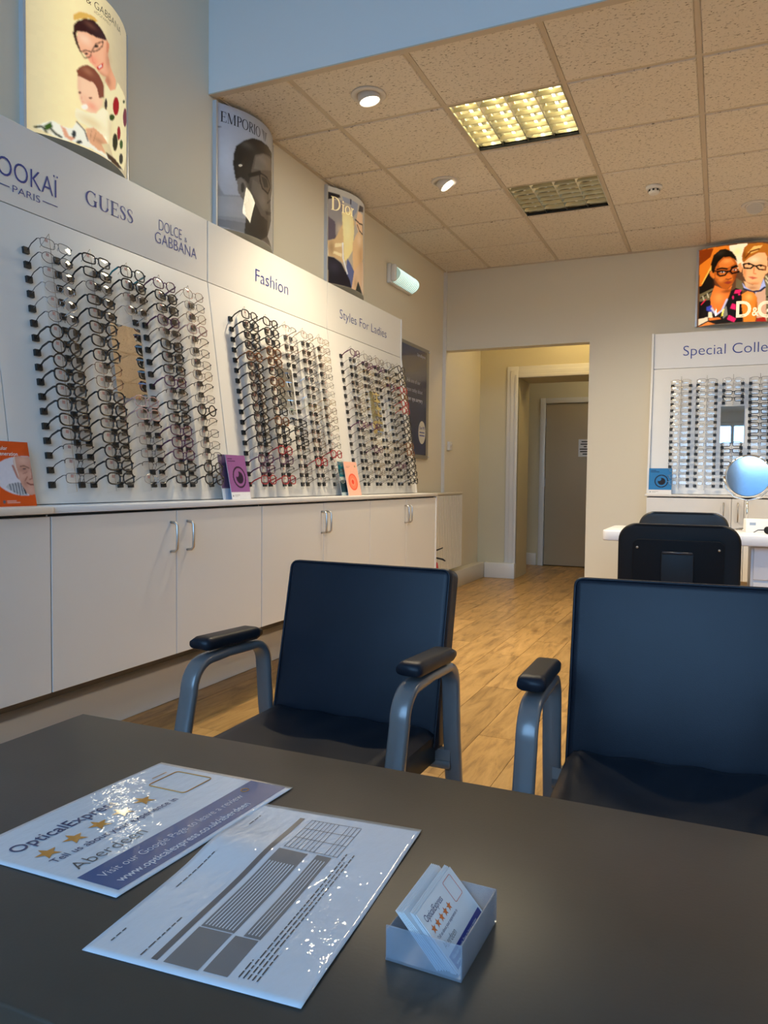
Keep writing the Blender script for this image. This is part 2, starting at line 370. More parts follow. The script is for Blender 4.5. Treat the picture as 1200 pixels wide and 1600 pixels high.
# corridor door
d1 = struct(empty('door_1', (.43,6.2,0)), 'plain cream door at the end of the corridor', 'door')
MB().box(0,.80,.0,.04,.01,2.0).build('leaf', mat('cream_door_paint',(.44,.36,.24),.45,var=.02), d1, bevel=.003, seg=2)
MB().box(-.07,-.005,-.02,.03,0,2.07).box(.805,.87,-.02,.03,0,2.07).box(-.005,.805,-.02,.03,2.005,2.07).build('door_frame', M_trim, d1, bevel=.004, seg=2)
for z in (.24,.98,1.72): MB().box(-.012,.006,-.014,.002,z,z+.1).build('hinge', M_steel, d1)
nt_ = MB().box(.40,.56,-.004,-.001,1.35,1.56).build('notice', M_paper, d1)
for k, w in enumerate((.09,.11,.035,.13,.12,.06)): MB().box(.48-w/2,.48+w/2,-.0055,-.0045,1.525-.03*k,1.538-.03*k).build('printed_line', M_gap, nt_)
# floor: laminate planks laid along the room
fl = struct(empty('floor'), 'warm oak laminate plank floor', 'floor')
MB().box(-.1,RX,FY,6.3,-.06,-.006).build('subfloor', M_brown, fl)
PW, PLn = .19, 1.2
pm = MB().box(0,PW-.002,0,PLn-.002,-.006,0).mesh('plank', M_floor)
for i in range(18):
    off = (i*.47) % PLn
    for j in range(-4, 6):
        y = j*PLn+off-.4
        if y > 6.2 or (i*PW > 2.2 and y > 3.6): continue
        inst('plank', pm, fl, (.02+i*PW, y, 0))
MB().box(.02+18*PW,RX,FY,3.6,-.006,0).box(.02,.02+18*PW,FY,-5.2,-.006,0).build('planks_beyond', M_floor, fl)['kind'] = 'stuff'
# tiled ceiling
ce = struct(empty('ceiling', (0,0,3.0)), 'suspended ceiling of fissured tan tiles in a bar grid', 'ceiling')
xs = [0,.435,1.05,1.665,2.28,2.895,3.51,4.125,4.74,RX]
tm = {}
for i in range(len(xs)-1):
    w = xs[i+1]-xs[i]
    key = round(w,3)
    if key not in tm:
        a = .012
        tm[key] = MB().add([(a,a,.004),(w-a,a,.004),(w-a,.6-a,.004),(a,.6-a,.004),(a+.006,a+.006,-.006),(w-a-.006,a+.006,-.006),(w-a-.006,.6-a-.006,-.006),(a+.006,.6-a-.006,-.006)],
            [(7,6,5,4),(0,4,5,1),(1,5,6,2),(2,6,7,3),(3,7,4,0),(0,1,2,3)]).mesh('tile', M_tile)
    for j in range(6):
        if i == 2 and j in (1,3): continue
        inst('tile', tm[key], ce, (xs[i], .6*j, 0))
for x in xs[1:-1]: MB().box(x-.012,x+.012,.04,3.6,-.001,.02).build('grid_bar', M_bar, ce)
for j in range(1,6): MB().box(0,RX,.6*j-.012,.6*j+.012,-.0005,.02).build('grid_bar', M_bar, ce)
MB().box(0,.022,0.04,3.6,-.012,.02).box(0,RX,3.578,3.6,-.012,.02).build('wall_angle', M_bar, ce)
MB().box(0,RX,.1,3.6,.15,.17).build('void_cover', M_bar, ce)
# shop front with its big window (behind the camera)
wf = wall('wall_front', [(0,.4,FY,FY+.12,0,HZ),(4.8,RX,FY,FY+.12,0,HZ),(.4,4.8,FY,FY+.12,0,.3),(.4,4.8,FY,FY+.12,4.8,HZ)], M_bulk, 'white shop front wall behind the viewer')
w1 = struct(empty('window_1', (.4,FY+.06,.3)), 'large shop front window behind the viewer', 'window')
for k in range(5): soft(w1,'mullion',M_white,1.1*k-.03 if 0<k<4 else (0 if k==0 else 4.34),1.1*k+.03 if 0<k<4 else (.06 if k==0 else 4.4),-.04,.04,0,4.5,.004,2)
soft(w1,'transom',M_white,0,4.4,-.035,.035,4.44,4.5,.004,2); soft(w1,'transom',M_white,0,4.4,-.035,.035,0,.06,.004,2)
for k in range(4): MB().box(1.1*k+.03,1.1*k+1.07,-.003,.003,.06,4.44).build('pane', M_glass, w1)
# street outside: seen only in mirrors
struct(MB().box(-60,60,-70,FY-.02,-.2,-.08).build('ground_street', mat('grey_paving',(.22,.22,.22),.8,var=.1,vscale=1)), 'grey pavement outside the shop', 'pavement')
bd = empty('street_building', (4,-38,0), 0, 'pale building with a pitched roof across the street', 'building')
MB().box(-22,20,-6,0,-.1,5.0).build('facade', mat('pale_blue_render',(.11,.19,.24),.8,var=.05), bd)
MB().prism([(-6.4,4.9),(.5,4.9),(-3,7.4)], lambda a,b,c:(c,a,b), -22.4, 20.4).build('roof', mat('slate',(.05,.10,.15),.7,var=.15,vscale=3), bd)
wm = mat('street_window',(.02,.05,.09),.1)
for k in range(17):
    for z in (.7,3.0): MB().box(-21+2.4*k,-19.7+2.4*k,0,.04,z,z+1.3).build('window', wm, bd)
# ================================================================ CEILING FITTINGS
M_lampwhite = mat('lamp_white_metal', (.68,.64,.58), .4, var=.02)
M_glow = mat('warm_lamp_lens', (.9,.85,.75), .3, emis=(1,.86,.66), estr=9)
M_off = mat('unlit_lamp_lens', (.55,.53,.50), .3)
WARM = (1.0, .80, .54)
def downlight(x, y, tilt, az, lit, label, power):
    t = empty('downlight', (x,y,2.994), 0, label, 'ceiling lamp', 'recessed spot lamps')
    MB().lathe([(.058,.0),(.088,.0),(.090,-.004),(.086,-.009),(.062,-.011),(.058,-.004)], 32).build('trim_ring', M_lampwhite, t, True)
    M = Matrix.Rotation(az,4,'Z') @ Matrix.Rotation(tilt,4,'Y')
    MB().lathe([(.056,.012),(.0575,-.034),(.055,-.038),(.050,-.036),(.050,-.028)], 28, M=M).build('eyeball', M_lampwhite, t, True)
    MB().lathe([(.0005,-.0335),(.050,-.0330)], 28, M=M).build('lens', M_glow if lit else M_off, t)
    if lit:
        L = bpy.data.lights.new('spot','SPOT'); L.energy = power*LAMP_K; L.color = WARM; L.spot_size = math.radians(125); L.spot_blend = .7; L.shadow_soft_size = .05
        lo = bpy.data.objects.new('spot_light', L); COL.objects.link(lo); lo.parent = t
        lo.matrix_local = M @ Matrix.Translation((0,0,-.045))
    return t
downlight(.738,.33,.20,math.radians(200),True,'lit spot lamp in the ceiling corner tile nearest the bulkhead',150)
downlight(.724,1.535,.62,math.radians(192),True,'lit spot lamp tilted steeply towards the spectacle wall',165)
downlight(2.589,2.74,.45,math.radians(80),False,'spot lamp turned away above the red-haired man poster',60)
downlight(3.25,1.535,.3,math.radians(180),True,'spot lamp out of view above the far desk',150)
downlight(3.9,.93,.1,0,True,'spot lamp out of view over the right side aisle',140)
M_refl = mat('polished_louvre', (.78,.75,.62), .30, 1.0, var=.05)
M_blade = mat('satin_louvre_blade', (.80,.72,.44), .35, .55, var=.05)
M_tube = mat('fluorescent_tube', (.9,.9,.8), .4, emis=(1,.88,.55), estr=8)
M_tubeoff = mat('fluorescent_tube_dim', (.8,.8,.78), .4, emis=(1,.9,.7), estr=.12)
def troffer(x, y, lit, label):
    t = empty('ceiling_light', (x,y,3.0), 0, label, 'ceiling light', 'louvred fluorescent panels')
    W, D = .59, .576
    MB().box(0,W,0,D,.085,.09).box(-.003,0,0,D,0,.09).box(W,W+.003,0,D,0,.09).box(0,W,-.003,0,0,.09).box(0,W,D,D+.003,0,.09).build('housing', M_refl, t)
    MB().box(0,W,0,.006,-.004,.01).box(0,W,D-.006,D,-.004,.01,1).box(0,.006,.006,D-.006,-.004,.01).box(W-.006,W,.006,D-.006,-.004,.01).build('rim', [M_refl,M_gap], t)
    for k in range(4):
        xc = W*(k+.5)/4
        MB().tube([(xc,.02,.040),(xc,D-.02,.040)], .0075, 10).build('tube', M_tube if lit else M_tubeoff, t, True)
    for k in range(5):      # curved longitudinal reflectors
        xc = W*k/4; pr = []
        for s in (-1,1):
            q = [(xc+s*(.003+.022*(i/6)**2), .003+.030*(i/6)) for i in range(7)]
            pr.append(q if s > 0 else q[::-1])
        poly = pr[0]+pr[1]
        poly = [(min(max(a,.001),W-.001),b) for a,b in poly]
        MB().prism(poly, lambda a,b,c:(a,c,b), .007, D-.007).build('reflector', M_refl, t, True)
    for j in range(1,7):
        yc = D*j/7
        MB().prism([(yc-.003,.002),(yc+.003,.002),(yc+.006,.024),(yc-.006,.024)], lambda a,b,c:(c,a,b), .006, W-.006).build('louvre_blade', M_blade, t)
    if lit:
        L = bpy.data.lights.new('tubes','AREA'); L.shape='RECTANGLE'; L.size=.54; L.size_y=.52; L.energy=17*LAMP_K; L.color=(1,.86,.60)
        lo = bpy.data.objects.new('tube_light', L); COL.objects.link(lo); lo.parent = t; lo.location = (W/2,D/2,-.012)
    return t
troffer(1.0625,.612,True,'lit louvred ceiling light panel nearest the bulkhead')
troffer(1.0625,1.812,False,'dim louvred ceiling light panel nearer the end wall')
sm = empty('smoke_detector', (1.968,2.137,2.994), 0, 'small white smoke detector on a plain ceiling tile', 'smoke detector')
MB().lathe([(.052,0),(.053,-.012),(.046,-.020),(.030,-.022)], 24).build('base', M_white, sm, True)
MB().lathe([(.034,-.020),(.036,-.040),(.028,-.050),(.010,-.052)], 24).build('sensor_head', M_white, sm, True)
for k in range(8):
    a = k*math.pi/4; MB().box(-.006,.006,-.002,.002,-.036,-.024).build('vent_slot', M_gap, sm, loc=(.0355*math.cos(a),.0355*math.sin(a),0), rot=(0,0,a+math.pi/2))
rl = empty('recess_lamp', (1.15,4.25,2.9), 0, 'warm round ceiling lamp up inside the recess, out of view', 'ceiling lamp')
MB().lathe([(.12,0),(.12,-.02),(.10,-.05),(.02,-.065)], 24).build('diffuser', mat('recess_lamp_glass',(.9,.85,.7),.4,emis=(1,.75,.35),estr=4), rl, True)
L = bpy.data.lights.new('recess','POINT'); L.energy = 12; L.color = (1,.74,.33); L.shadow_soft_size = .1
lo = bpy.data.objects.new('recess_light', L); COL.objects.link(lo); lo.parent = rl; lo.location = (0,0,-.13)
cl = empty('corridor_fill_lamp', (1.2,5.7,2.7), 0, 'unseen warm ceiling lamp added to brighten the corridor', 'ceiling lamp')  # unseen fill lamp, added to warm and brighten the corridor
MB().lathe([(.12,0),(.12,-.02),(.10,-.05),(.02,-.065)], 24).build('diffuser', mat('recess_lamp_glass',(.9,.85,.7),.4,emis=(1,.75,.35),estr=4), cl, True)
L = bpy.data.lights.new('corridor','POINT'); L.energy = 2.8; L.color = (1,.78,.44); L.shadow_soft_size = .1
lo = bpy.data.objects.new('corridor_fill_light', L); COL.objects.link(lo); lo.parent = cl; lo.location = (0,0,-.13)
# ================================================================ LIGHT-BOX POSTERS
LB1=[
("P",(0.16,0.07,0.06),0,[(0.333,0.749),(0.390,0.790),(0.467,0.815),(0.545,0.796),(0.601,0.763),(0.595,0.746),(0.488,0.718),(0.399,0.710),(0.337,0.690),(0.325,0.672),(0.337,0.623),(0.362,0.582),(0.354,0.569),(0.321,0.610),(0.300,0.661),(0.308,0.719)]),
("P",(0.85,0.62,0.25),0,[(0.305,0.777),(0.355,0.815),(0.409,0.830),(0.467,0.836),(0.509,0.828),(0.488,0.814),(0.428,0.807),(0.355,0.772),(0.309,0.743)]),
("P",(0.95,0.64,0.46),0,[(0.337,0.690),(0.399,0.710),(0.488,0.718),(0.595,0.746),(0.608,0.714),(0.621,0.664),(0.649,0.606),(0.600,0.519),(0.542,0.509),(0.487,0.527),(0.436,0.540),(0.398,0.566),(0.357,0.583),(0.328,0.646)]),
("P",(0.9,0.58,0.4),0,[(0.600,0.519),(0.649,0.606),(0.680,0.584),(0.730,0.557),(0.720,0.495),(0.647,0.455),(0.579,0.490)]),
("P",(0.8,0.45,0.3),0,[(0.601,0.759),(0.638,0.742),(0.621,0.677),(0.600,0.675)]),
("L",(0.2,0.09,0.05),0.0039,[(0.358,0.573),(0.398,0.600),(0.446,0.610),(0.436,0.575),(0.388,0.548),(0.358,0.573)]),
("L",(0.2,0.09,0.05),0.0039,[(0.446,0.610),(0.487,0.676),(0.562,0.727),(0.557,0.697),(0.509,0.648),(0.461,0.617)]),
("P",(0.08,0.05,0.05),0,[(0.417,0.588),(0.415,0.583),(0.409,0.578),(0.402,0.573),(0.395,0.572),(0.390,0.573),(0.388,0.575),(0.390,0.579),(0.396,0.585),(0.402,0.589),(0.410,0.591),(0.415,0.590)]),
("P",(0.08,0.05,0.05),0,[(0.513,0.673),(0.510,0.668),(0.503,0.662),(0.492,0.656),(0.483,0.653),(0.475,0.653),(0.474,0.656),(0.476,0.661),(0.483,0.668),(0.492,0.673),(0.503,0.677),(0.510,0.677)]),
("P",(0.75,0.06,0.06),0,[(0.489,0.533),(0.543,0.580),(0.566,0.597),(0.558,0.564),(0.520,0.528)]),
("P",(0.98,0.93,0.85),0,[(0.508,0.544),(0.550,0.581),(0.549,0.566),(0.520,0.541)]),
("L",(0.75,0.42,0.3),0.0033,[(0.445,0.599),(0.460,0.550),(0.481,0.556)]),
("P",(0.42,0.2,0.13),0,[(0.327,0.454),(0.361,0.490),(0.406,0.515),(0.466,0.518),(0.520,0.499),(0.566,0.456),(0.566,0.378),(0.517,0.352),(0.496,0.406),(0.464,0.428),(0.406,0.419),(0.360,0.423),(0.331,0.418)]),
("P",(0.97,0.73,0.55),0,[(0.331,0.418),(0.360,0.423),(0.406,0.419),(0.464,0.428),(0.496,0.406),(0.517,0.352),(0.554,0.360),(0.547,0.322),(0.484,0.248),(0.433,0.230),(0.377,0.237),(0.351,0.276),(0.335,0.338)]),
("P",(0.35,0.18,0.14),0,[(0.359,0.327),(0.357,0.324),(0.354,0.320),(0.349,0.318),(0.344,0.317),(0.340,0.318),(0.339,0.321),(0.340,0.323),(0.344,0.327),(0.350,0.331),(0.354,0.331),(0.358,0.331)]),
("P",(0.3,0.14,0.1),0,[(0.452,0.329),(0.450,0.325),(0.444,0.321),(0.436,0.317),(0.427,0.314),(0.421,0.314),(0.419,0.317),(0.421,0.320),(0.427,0.325),(0.436,0.329),(0.444,0.331),(0.450,0.331)]),
("P",(0.98,0.93,0.82),0,[(0.414,0.261),(0.410,0.252),(0.400,0.241),(0.387,0.235),(0.373,0.232),(0.363,0.235),(0.360,0.242),(0.364,0.251),(0.373,0.260),(0.386,0.267),(0.400,0.270),(0.410,0.268)]),
("L",(0.75,0.5,0.4),0.0028,[(0.360,0.306),(0.368,0.275),(0.386,0.278)]),
("P",(0.93,0.86,0.62),0,[(0.580,0.476),(0.647,0.455),(0.720,0.495),(0.759,0.556),(0.931,0.544),(0.995,0.477),(0.968,0.160),(0.887,0.029),(0.691,0.028),(0.616,0.129),(0.660,0.253),(0.617,0.307),(0.584,0.323)]),
("P",(0.98,0.92,0.72),0,[(0.317,0.223),(0.386,0.219),(0.484,0.245),(0.554,0.310),(0.617,0.307),(0.660,0.253),(0.616,0.101),(0.442,0.136),(0.342,0.144),(0.312,0.168)]),
("P",(0.55,0.05,0.08),0,[(0.784,0.415),(0.776,0.381),(0.754,0.348),(0.728,0.329),(0.704,0.327),(0.687,0.341),(0.680,0.369),(0.687,0.403),(0.704,0.433),(0.729,0.452),(0.756,0.456),(0.778,0.443)]),
("P",(0.35,0.06,0.14),0,[(0.996,0.440),(0.995,0.407),(0.965,0.369),(0.927,0.342),(0.894,0.336),(0.876,0.352),(0.868,0.379),(0.877,0.415),(0.898,0.448),(0.931,0.472),(0.970,0.483),(0.995,0.471)]),
("P",(0.5,0.06,0.08),0,[(0.813,0.251),(0.806,0.225),(0.793,0.202),(0.775,0.188),(0.759,0.188),(0.749,0.201),(0.744,0.223),(0.748,0.248),(0.759,0.269),(0.777,0.283),(0.795,0.285),(0.806,0.273)]),
("P",(0.12,0.2,0.06),0,[(0.708,0.310),(0.702,0.296),(0.688,0.282),(0.670,0.272),(0.650,0.267),(0.638,0.269),(0.633,0.278),(0.637,0.291),(0.650,0.304),(0.670,0.315),(0.688,0.319),(0.703,0.318)]),
("P",(0.13,0.13,0.08),0,[(0.757,0.169),(0.750,0.138),(0.733,0.110),(0.712,0.094),(0.691,0.094),(0.678,0.110),(0.671,0.136),(0.678,0.168),(0.692,0.194),(0.712,0.210),(0.734,0.211),(0.750,0.196)]),
("P",(0.15,0.25,0.08),0,[(0.865,0.199),(0.860,0.181),(0.845,0.164),(0.826,0.152),(0.807,0.148),(0.794,0.154),(0.791,0.168),(0.794,0.186),(0.808,0.202),(0.826,0.214),(0.845,0.218),(0.860,0.213)]),
("P",(0.13,0.12,0.09),0,[(0.866,0.103),(0.860,0.081),(0.840,0.061),(0.818,0.047),(0.798,0.044),(0.783,0.052),(0.779,0.068),(0.784,0.089),(0.798,0.108),(0.819,0.121),(0.843,0.126),(0.861,0.119)]),
("P",(0.14,0.1,0.1),0,[(0.607,0.353),(0.605,0.334),(0.600,0.319),(0.591,0.311),(0.583,0.312),(0.577,0.323),(0.575,0.340),(0.578,0.360),(0.583,0.373),(0.592,0.382),(0.600,0.381),(0.604,0.369)]),
("P",(0.16,0.2,0.08),0,[(0.930,0.513),(0.927,0.506),(0.911,0.494),(0.894,0.484),(0.878,0.477),(0.868,0.477),(0.864,0.481),(0.868,0.489),(0.878,0.498),(0.895,0.508),(0.911,0.515),(0.926,0.517)]),
("P",(0.93,0.9,0.78),0,[(0.060,0.032),(0.128,0.077),(0.168,0.096),(0.224,0.079),(0.292,0.086),(0.325,0.138),(0.385,0.110),(0.442,0.039),(0.616,0.022),(0.859,0.018),(0.719,0.000),(0.441,0.012),(0.194,0.003)]),
("P",(0.85,0.58,0.4),0,[(0.394,0.119),(0.463,0.151),(0.551,0.134),(0.609,0.105),(0.538,0.073),(0.588,0.034),(0.505,0.026),(0.431,0.043),(0.403,0.075)]),
("P",(0.85,0.55,0.4),0,[(0.213,0.082),(0.246,0.072),(0.268,0.039),(0.315,0.033),(0.283,0.010),(0.238,0.023)]),
("P",(0.18,0.27,0.08),0,[(0.112,0.050),(0.158,0.089),(0.164,0.056),(0.128,0.028)]),
("L",(0.1,0.12,0.06),0.0072,[(0.064,0.030),(0.102,0.044),(0.128,0.018)]),
("L",(0.1,0.12,0.06),0.0083,[(0.154,0.045),(0.181,0.023),(0.216,0.013)]),
("L",(0.12,0.1,0.16),0.0050,[(0.325,0.138),(0.385,0.106),(0.412,0.050)]),
("P",(0.14,0.15,0.15),0,[(0.319,0.061),(0.317,0.048),(0.312,0.039),(0.303,0.032),(0.296,0.034),(0.290,0.040),(0.287,0.052),(0.290,0.064),(0.296,0.074),(0.304,0.081),(0.312,0.080),(0.318,0.073)]),
("P",(0.14,0.15,0.15),0,[(0.367,0.029),(0.363,0.022),(0.353,0.015),(0.341,0.010),(0.327,0.007),(0.319,0.008),(0.315,0.013),(0.319,0.019),(0.329,0.026),(0.340,0.031),(0.354,0.035),(0.363,0.033)]),
("L",(0.6,0.35,0.22),0.0022,[(0.442,0.123),(0.431,0.064)]),
("L",(0.6,0.35,0.22),0.0022,[(0.483,0.123),(0.462,0.067)]),
("P",(0.2,0.14,0.1),0,[(0.588,0.040),(0.691,0.043),(0.857,0.024),(0.748,0.000),(0.616,0.008)]),
("B",(0.98,0.42,0.32),0.50,[(0.462,0.568),(0.051,0.031)]),
("B",(0.62,0.33,0.22),0.60,[(0.621,0.635),(0.039,0.085)]),
("B",(0.62,0.32,0.2),0.50,[(0.554,0.513),(0.073,0.019)]),
("B",(1,0.8,0.64),0.70,[(0.389,0.665),(0.054,0.031)]),
("B",(0.34,0.19,0.14),0.80,[(0.437,0.770),(0.054,0.017)]),
("B",(0.92,0.45,0.33),0.60,[(0.448,0.277),(0.050,0.025)]),
("B",(0.62,0.36,0.24),0.70,[(0.415,0.477),(0.048,0.021)]),
("B",(0.6,0.3,0.2),0.60,[(0.620,0.500),(0.037,0.036)]),
("B",(0.8,0.66,0.38),0.60,[(0.442,0.178),(0.121,0.035)]),
("B",(0.8,0.6,0.45),0.40,[(0.343,0.368),(0.017,0.068)]),
("B",(0.72,0.62,0.4),0.50,[(0.645,0.212),(0.037,0.086)]),
("B",(0.9,0.6,0.45),0.40,[(0.387,0.310),(0.037,0.021)]),
("B",(0.5,0.3,0.2),0.40,[(0.516,0.086),(0.057,0.018)]),
("B",(0.7,0.6,0.42),0.50,[(0.148,0.031),(0.040,0.013)]),
]
LB2=[
("P",(0.34,0.34,0.35),0,[(0.013,0.391),(0.050,0.308),(0.085,0.273),(0.302,0.318),(0.293,0.000),(0.014,0.014)]),
("P",(0.42,0.42,0.43),0,[(0.013,0.249),(0.301,0.301),(0.302,0.128),(0.014,0.090)]),
("P",(0.25,0.25,0.26),0,[(0.014,0.065),(0.290,0.090),(0.281,0.000),(0.014,0.010)]),
("P",(0.2,0.2,0.22),0,[(0.011,0.807),(0.049,0.817),(0.061,0.807),(0.011,0.798)]),
("P",(0.13,0.115,0.1),0,[(0.406,0.685),(0.545,0.749),(0.788,0.796),(0.826,0.536),(0.745,0.416),(0.774,0.243),(0.648,0.070),(0.809,0.006),(0.519,0.000),(0.277,0.000),(0.296,0.153),(0.265,0.274),(0.221,0.314),(0.221,0.442),(0.277,0.448),(0.325,0.419),(0.365,0.569)]),
("P",(0.028,0.024,0.02),0,[(0.189,0.697),(0.264,0.761),(0.377,0.819),(0.505,0.840),(0.637,0.845),(0.785,0.840),(0.788,0.796),(0.545,0.749),(0.406,0.685),(0.365,0.569),(0.352,0.504),(0.325,0.419),(0.277,0.448),(0.221,0.442),(0.189,0.408),(0.175,0.456),(0.159,0.536),(0.164,0.622)]),
("P",(0.2,0.18,0.16),0,[(0.421,0.673),(0.545,0.741),(0.739,0.767),(0.787,0.686),(0.507,0.591),(0.392,0.569)]),
("P",(0.04,0.035,0.03),0,[(0.326,0.307),(0.395,0.309),(0.509,0.209),(0.646,0.204),(0.648,0.074),(0.515,0.000),(0.277,0.000),(0.296,0.153),(0.277,0.243)]),
("P",(0.2,0.18,0.16),0,[(0.196,0.427),(0.242,0.456),(0.289,0.426),(0.319,0.348),(0.317,0.277),(0.266,0.287),(0.210,0.319)]),
("P",(0.17,0.15,0.13),0,[(0.379,0.477),(0.508,0.464),(0.643,0.419),(0.674,0.320),(0.550,0.265),(0.441,0.321),(0.352,0.383)]),
("P",(0.05,0.045,0.04),0,[(0.508,0.543),(0.627,0.556),(0.671,0.499),(0.570,0.466)]),
("P",(0.05,0.04,0.035),0,[(0.594,0.271),(0.776,0.317),(0.757,0.282),(0.619,0.248)]),
("B",(0.27,0.24,0.21),0.70,[(0.549,0.353),(0.085,0.070)]),
("B",(0.025,0.022,0.02),0.70,[(0.396,0.073),(0.088,0.076)]),
("B",(0.1,0.09,0.08),0.80,[(0.300,0.738),(0.086,0.030)]),
("B",(0.24,0.22,0.2),0.80,[(0.736,0.449),(0.052,0.054)]),
("B",(0.05,0.045,0.04),0.70,[(0.395,0.239),(0.074,0.096)]),
("B",(0.66,0.7,0.78),0.70,[(0.094,0.569),(0.099,0.184)]),
("B",(0.035,0.03,0.027),0.60,[(0.339,0.397),(0.033,0.103)]),
("B",(0.3,0.27,0.25),0.50,[(0.546,0.688),(0.132,0.035)]),
("B",(0.1,0.09,0.08),0.60,[(0.676,0.167),(0.104,0.063)]),
("B",(0.5,0.5,0.52),0.50,[(0.140,0.177),(0.086,0.051)]),
("P",(0.05,0.045,0.04),0,[(0.277,0.381),(0.274,0.358),(0.267,0.340),(0.256,0.332),(0.246,0.335),(0.239,0.348),(0.236,0.369),(0.239,0.392),(0.246,0.409),(0.256,0.418),(0.267,0.414),(0.275,0.401)]),
("L",(0.015,0.012,0.01),0.0197,[(0.338,0.498),(0.488,0.565)]),
("L",(0.015,0.012,0.01),0.0089,[(0.480,0.565),(0.641,0.570),(0.735,0.522),(0.657,0.441),(0.532,0.445),(0.490,0.494),(0.480,0.565)]),
("L",(0.06,0.05,0.045),0.0079,[(0.724,0.499),(0.753,0.419),(0.644,0.356)]),
]
LB3=[
("P",(0.05,0.04,0.04),0,[(0.019,0.940),(0.167,0.944),(0.178,0.915),(0.023,0.860)]),
("P",(0.42,0.37,0.33),0,[(0.023,0.860),(0.198,0.890),(0.233,0.756),(0.192,0.603),(0.114,0.475),(0.031,0.443)]),
("P",(0.2,0.16,0.18),0,[(0.029,0.692),(0.113,0.648),(0.123,0.477),(0.031,0.443)]),
("P",(0.8,0.56,0.3),0,[(0.031,0.435),(0.114,0.475),(0.202,0.637),(0.221,0.753),(0.304,0.790),(0.420,0.725),(0.378,0.487),(0.298,0.340),(0.217,0.242),(0.098,0.282),(0.037,0.279)]),
("P",(1,0.82,0.48),0,[(0.115,0.428),(0.204,0.447),(0.198,0.410),(0.110,0.383)]),
("P",(1,0.82,0.48),0,[(0.097,0.346),(0.206,0.336),(0.200,0.299),(0.093,0.318)]),
("P",(0.97,0.8,0.4),0,[(0.200,0.763),(0.372,0.824),(0.407,0.616),(0.379,0.407),(0.299,0.308),(0.239,0.256),(0.225,0.491)]),
("P",(0.4,0.4,0.42),0,[(0.198,0.936),(0.328,0.933),(0.488,0.938),(0.471,0.852),(0.375,0.752),(0.329,0.877),(0.221,0.880)]),
("P",(0.08,0.07,0.08),0,[(0.322,0.942),(0.350,0.942),(0.343,0.888),(0.324,0.883)]),
("P",(0.12,0.1,0.1),0,[(0.531,0.935),(0.684,0.960),(0.678,0.899),(0.501,0.857)]),
("P",(0.88,0.6,0.33),0,[(0.378,0.487),(0.442,0.584),(0.516,0.654),(0.674,0.649),(0.690,0.404),(0.550,0.244),(0.488,0.106),(0.400,0.168),(0.380,0.326)]),
("P",(0.93,0.64,0.4),0,[(0.491,0.858),(0.648,0.865),(0.674,0.649),(0.496,0.648),(0.438,0.713)]),
("P",(0.03,0.028,0.045),0,[(0.032,0.278),(0.106,0.277),(0.196,0.238),(0.264,0.156),(0.342,0.075),(0.365,0.000),(0.035,0.001)]),
("P",(0.2,0.22,0.36),0,[(0.286,0.306),(0.414,0.196),(0.365,0.000),(0.334,0.082),(0.264,0.156)]),
("P",(0.86,0.6,0.38),0,[(0.414,0.196),(0.548,0.317),(0.693,0.363),(0.840,0.000),(0.555,0.038),(0.509,0.111),(0.481,0.000),(0.364,0.000)]),
("P",(0.06,0.07,0.06),0,[(0.509,0.111),(0.665,0.000),(0.452,0.000)]),
("B",(1,0.9,0.52),0.80,[(0.282,0.624),(0.074,0.159)]),
("B",(0.35,0.22,0.12),0.60,[(0.071,0.372),(0.035,0.071)]),
("B",(0.6,0.36,0.18),0.60,[(0.584,0.417),(0.081,0.180)]),
("B",(0.09,0.085,0.12),0.70,[(0.107,0.182),(0.074,0.063)]),
("B",(1,0.76,0.5),0.70,[(0.541,0.562),(0.072,0.074)]),
("B",(0.25,0.2,0.2),0.50,[(0.169,0.811),(0.040,0.047)]),
("B",(0.95,0.7,0.42),0.50,[(0.171,0.583),(0.040,0.063)]),
("B",(0.5,0.32,0.18),0.50,[(0.451,0.073),(0.045,0.065)]),
("L",(0.05,0.04,0.04),0.0087,[(0.429,0.751),(0.537,0.737),(0.651,0.759),(0.656,0.652),(0.538,0.659),(0.475,0.707)]),
("L",(0.95,0.92,0.85),0.0087,[(0.215,0.449),(0.221,0.291),(0.288,0.145)]),
]
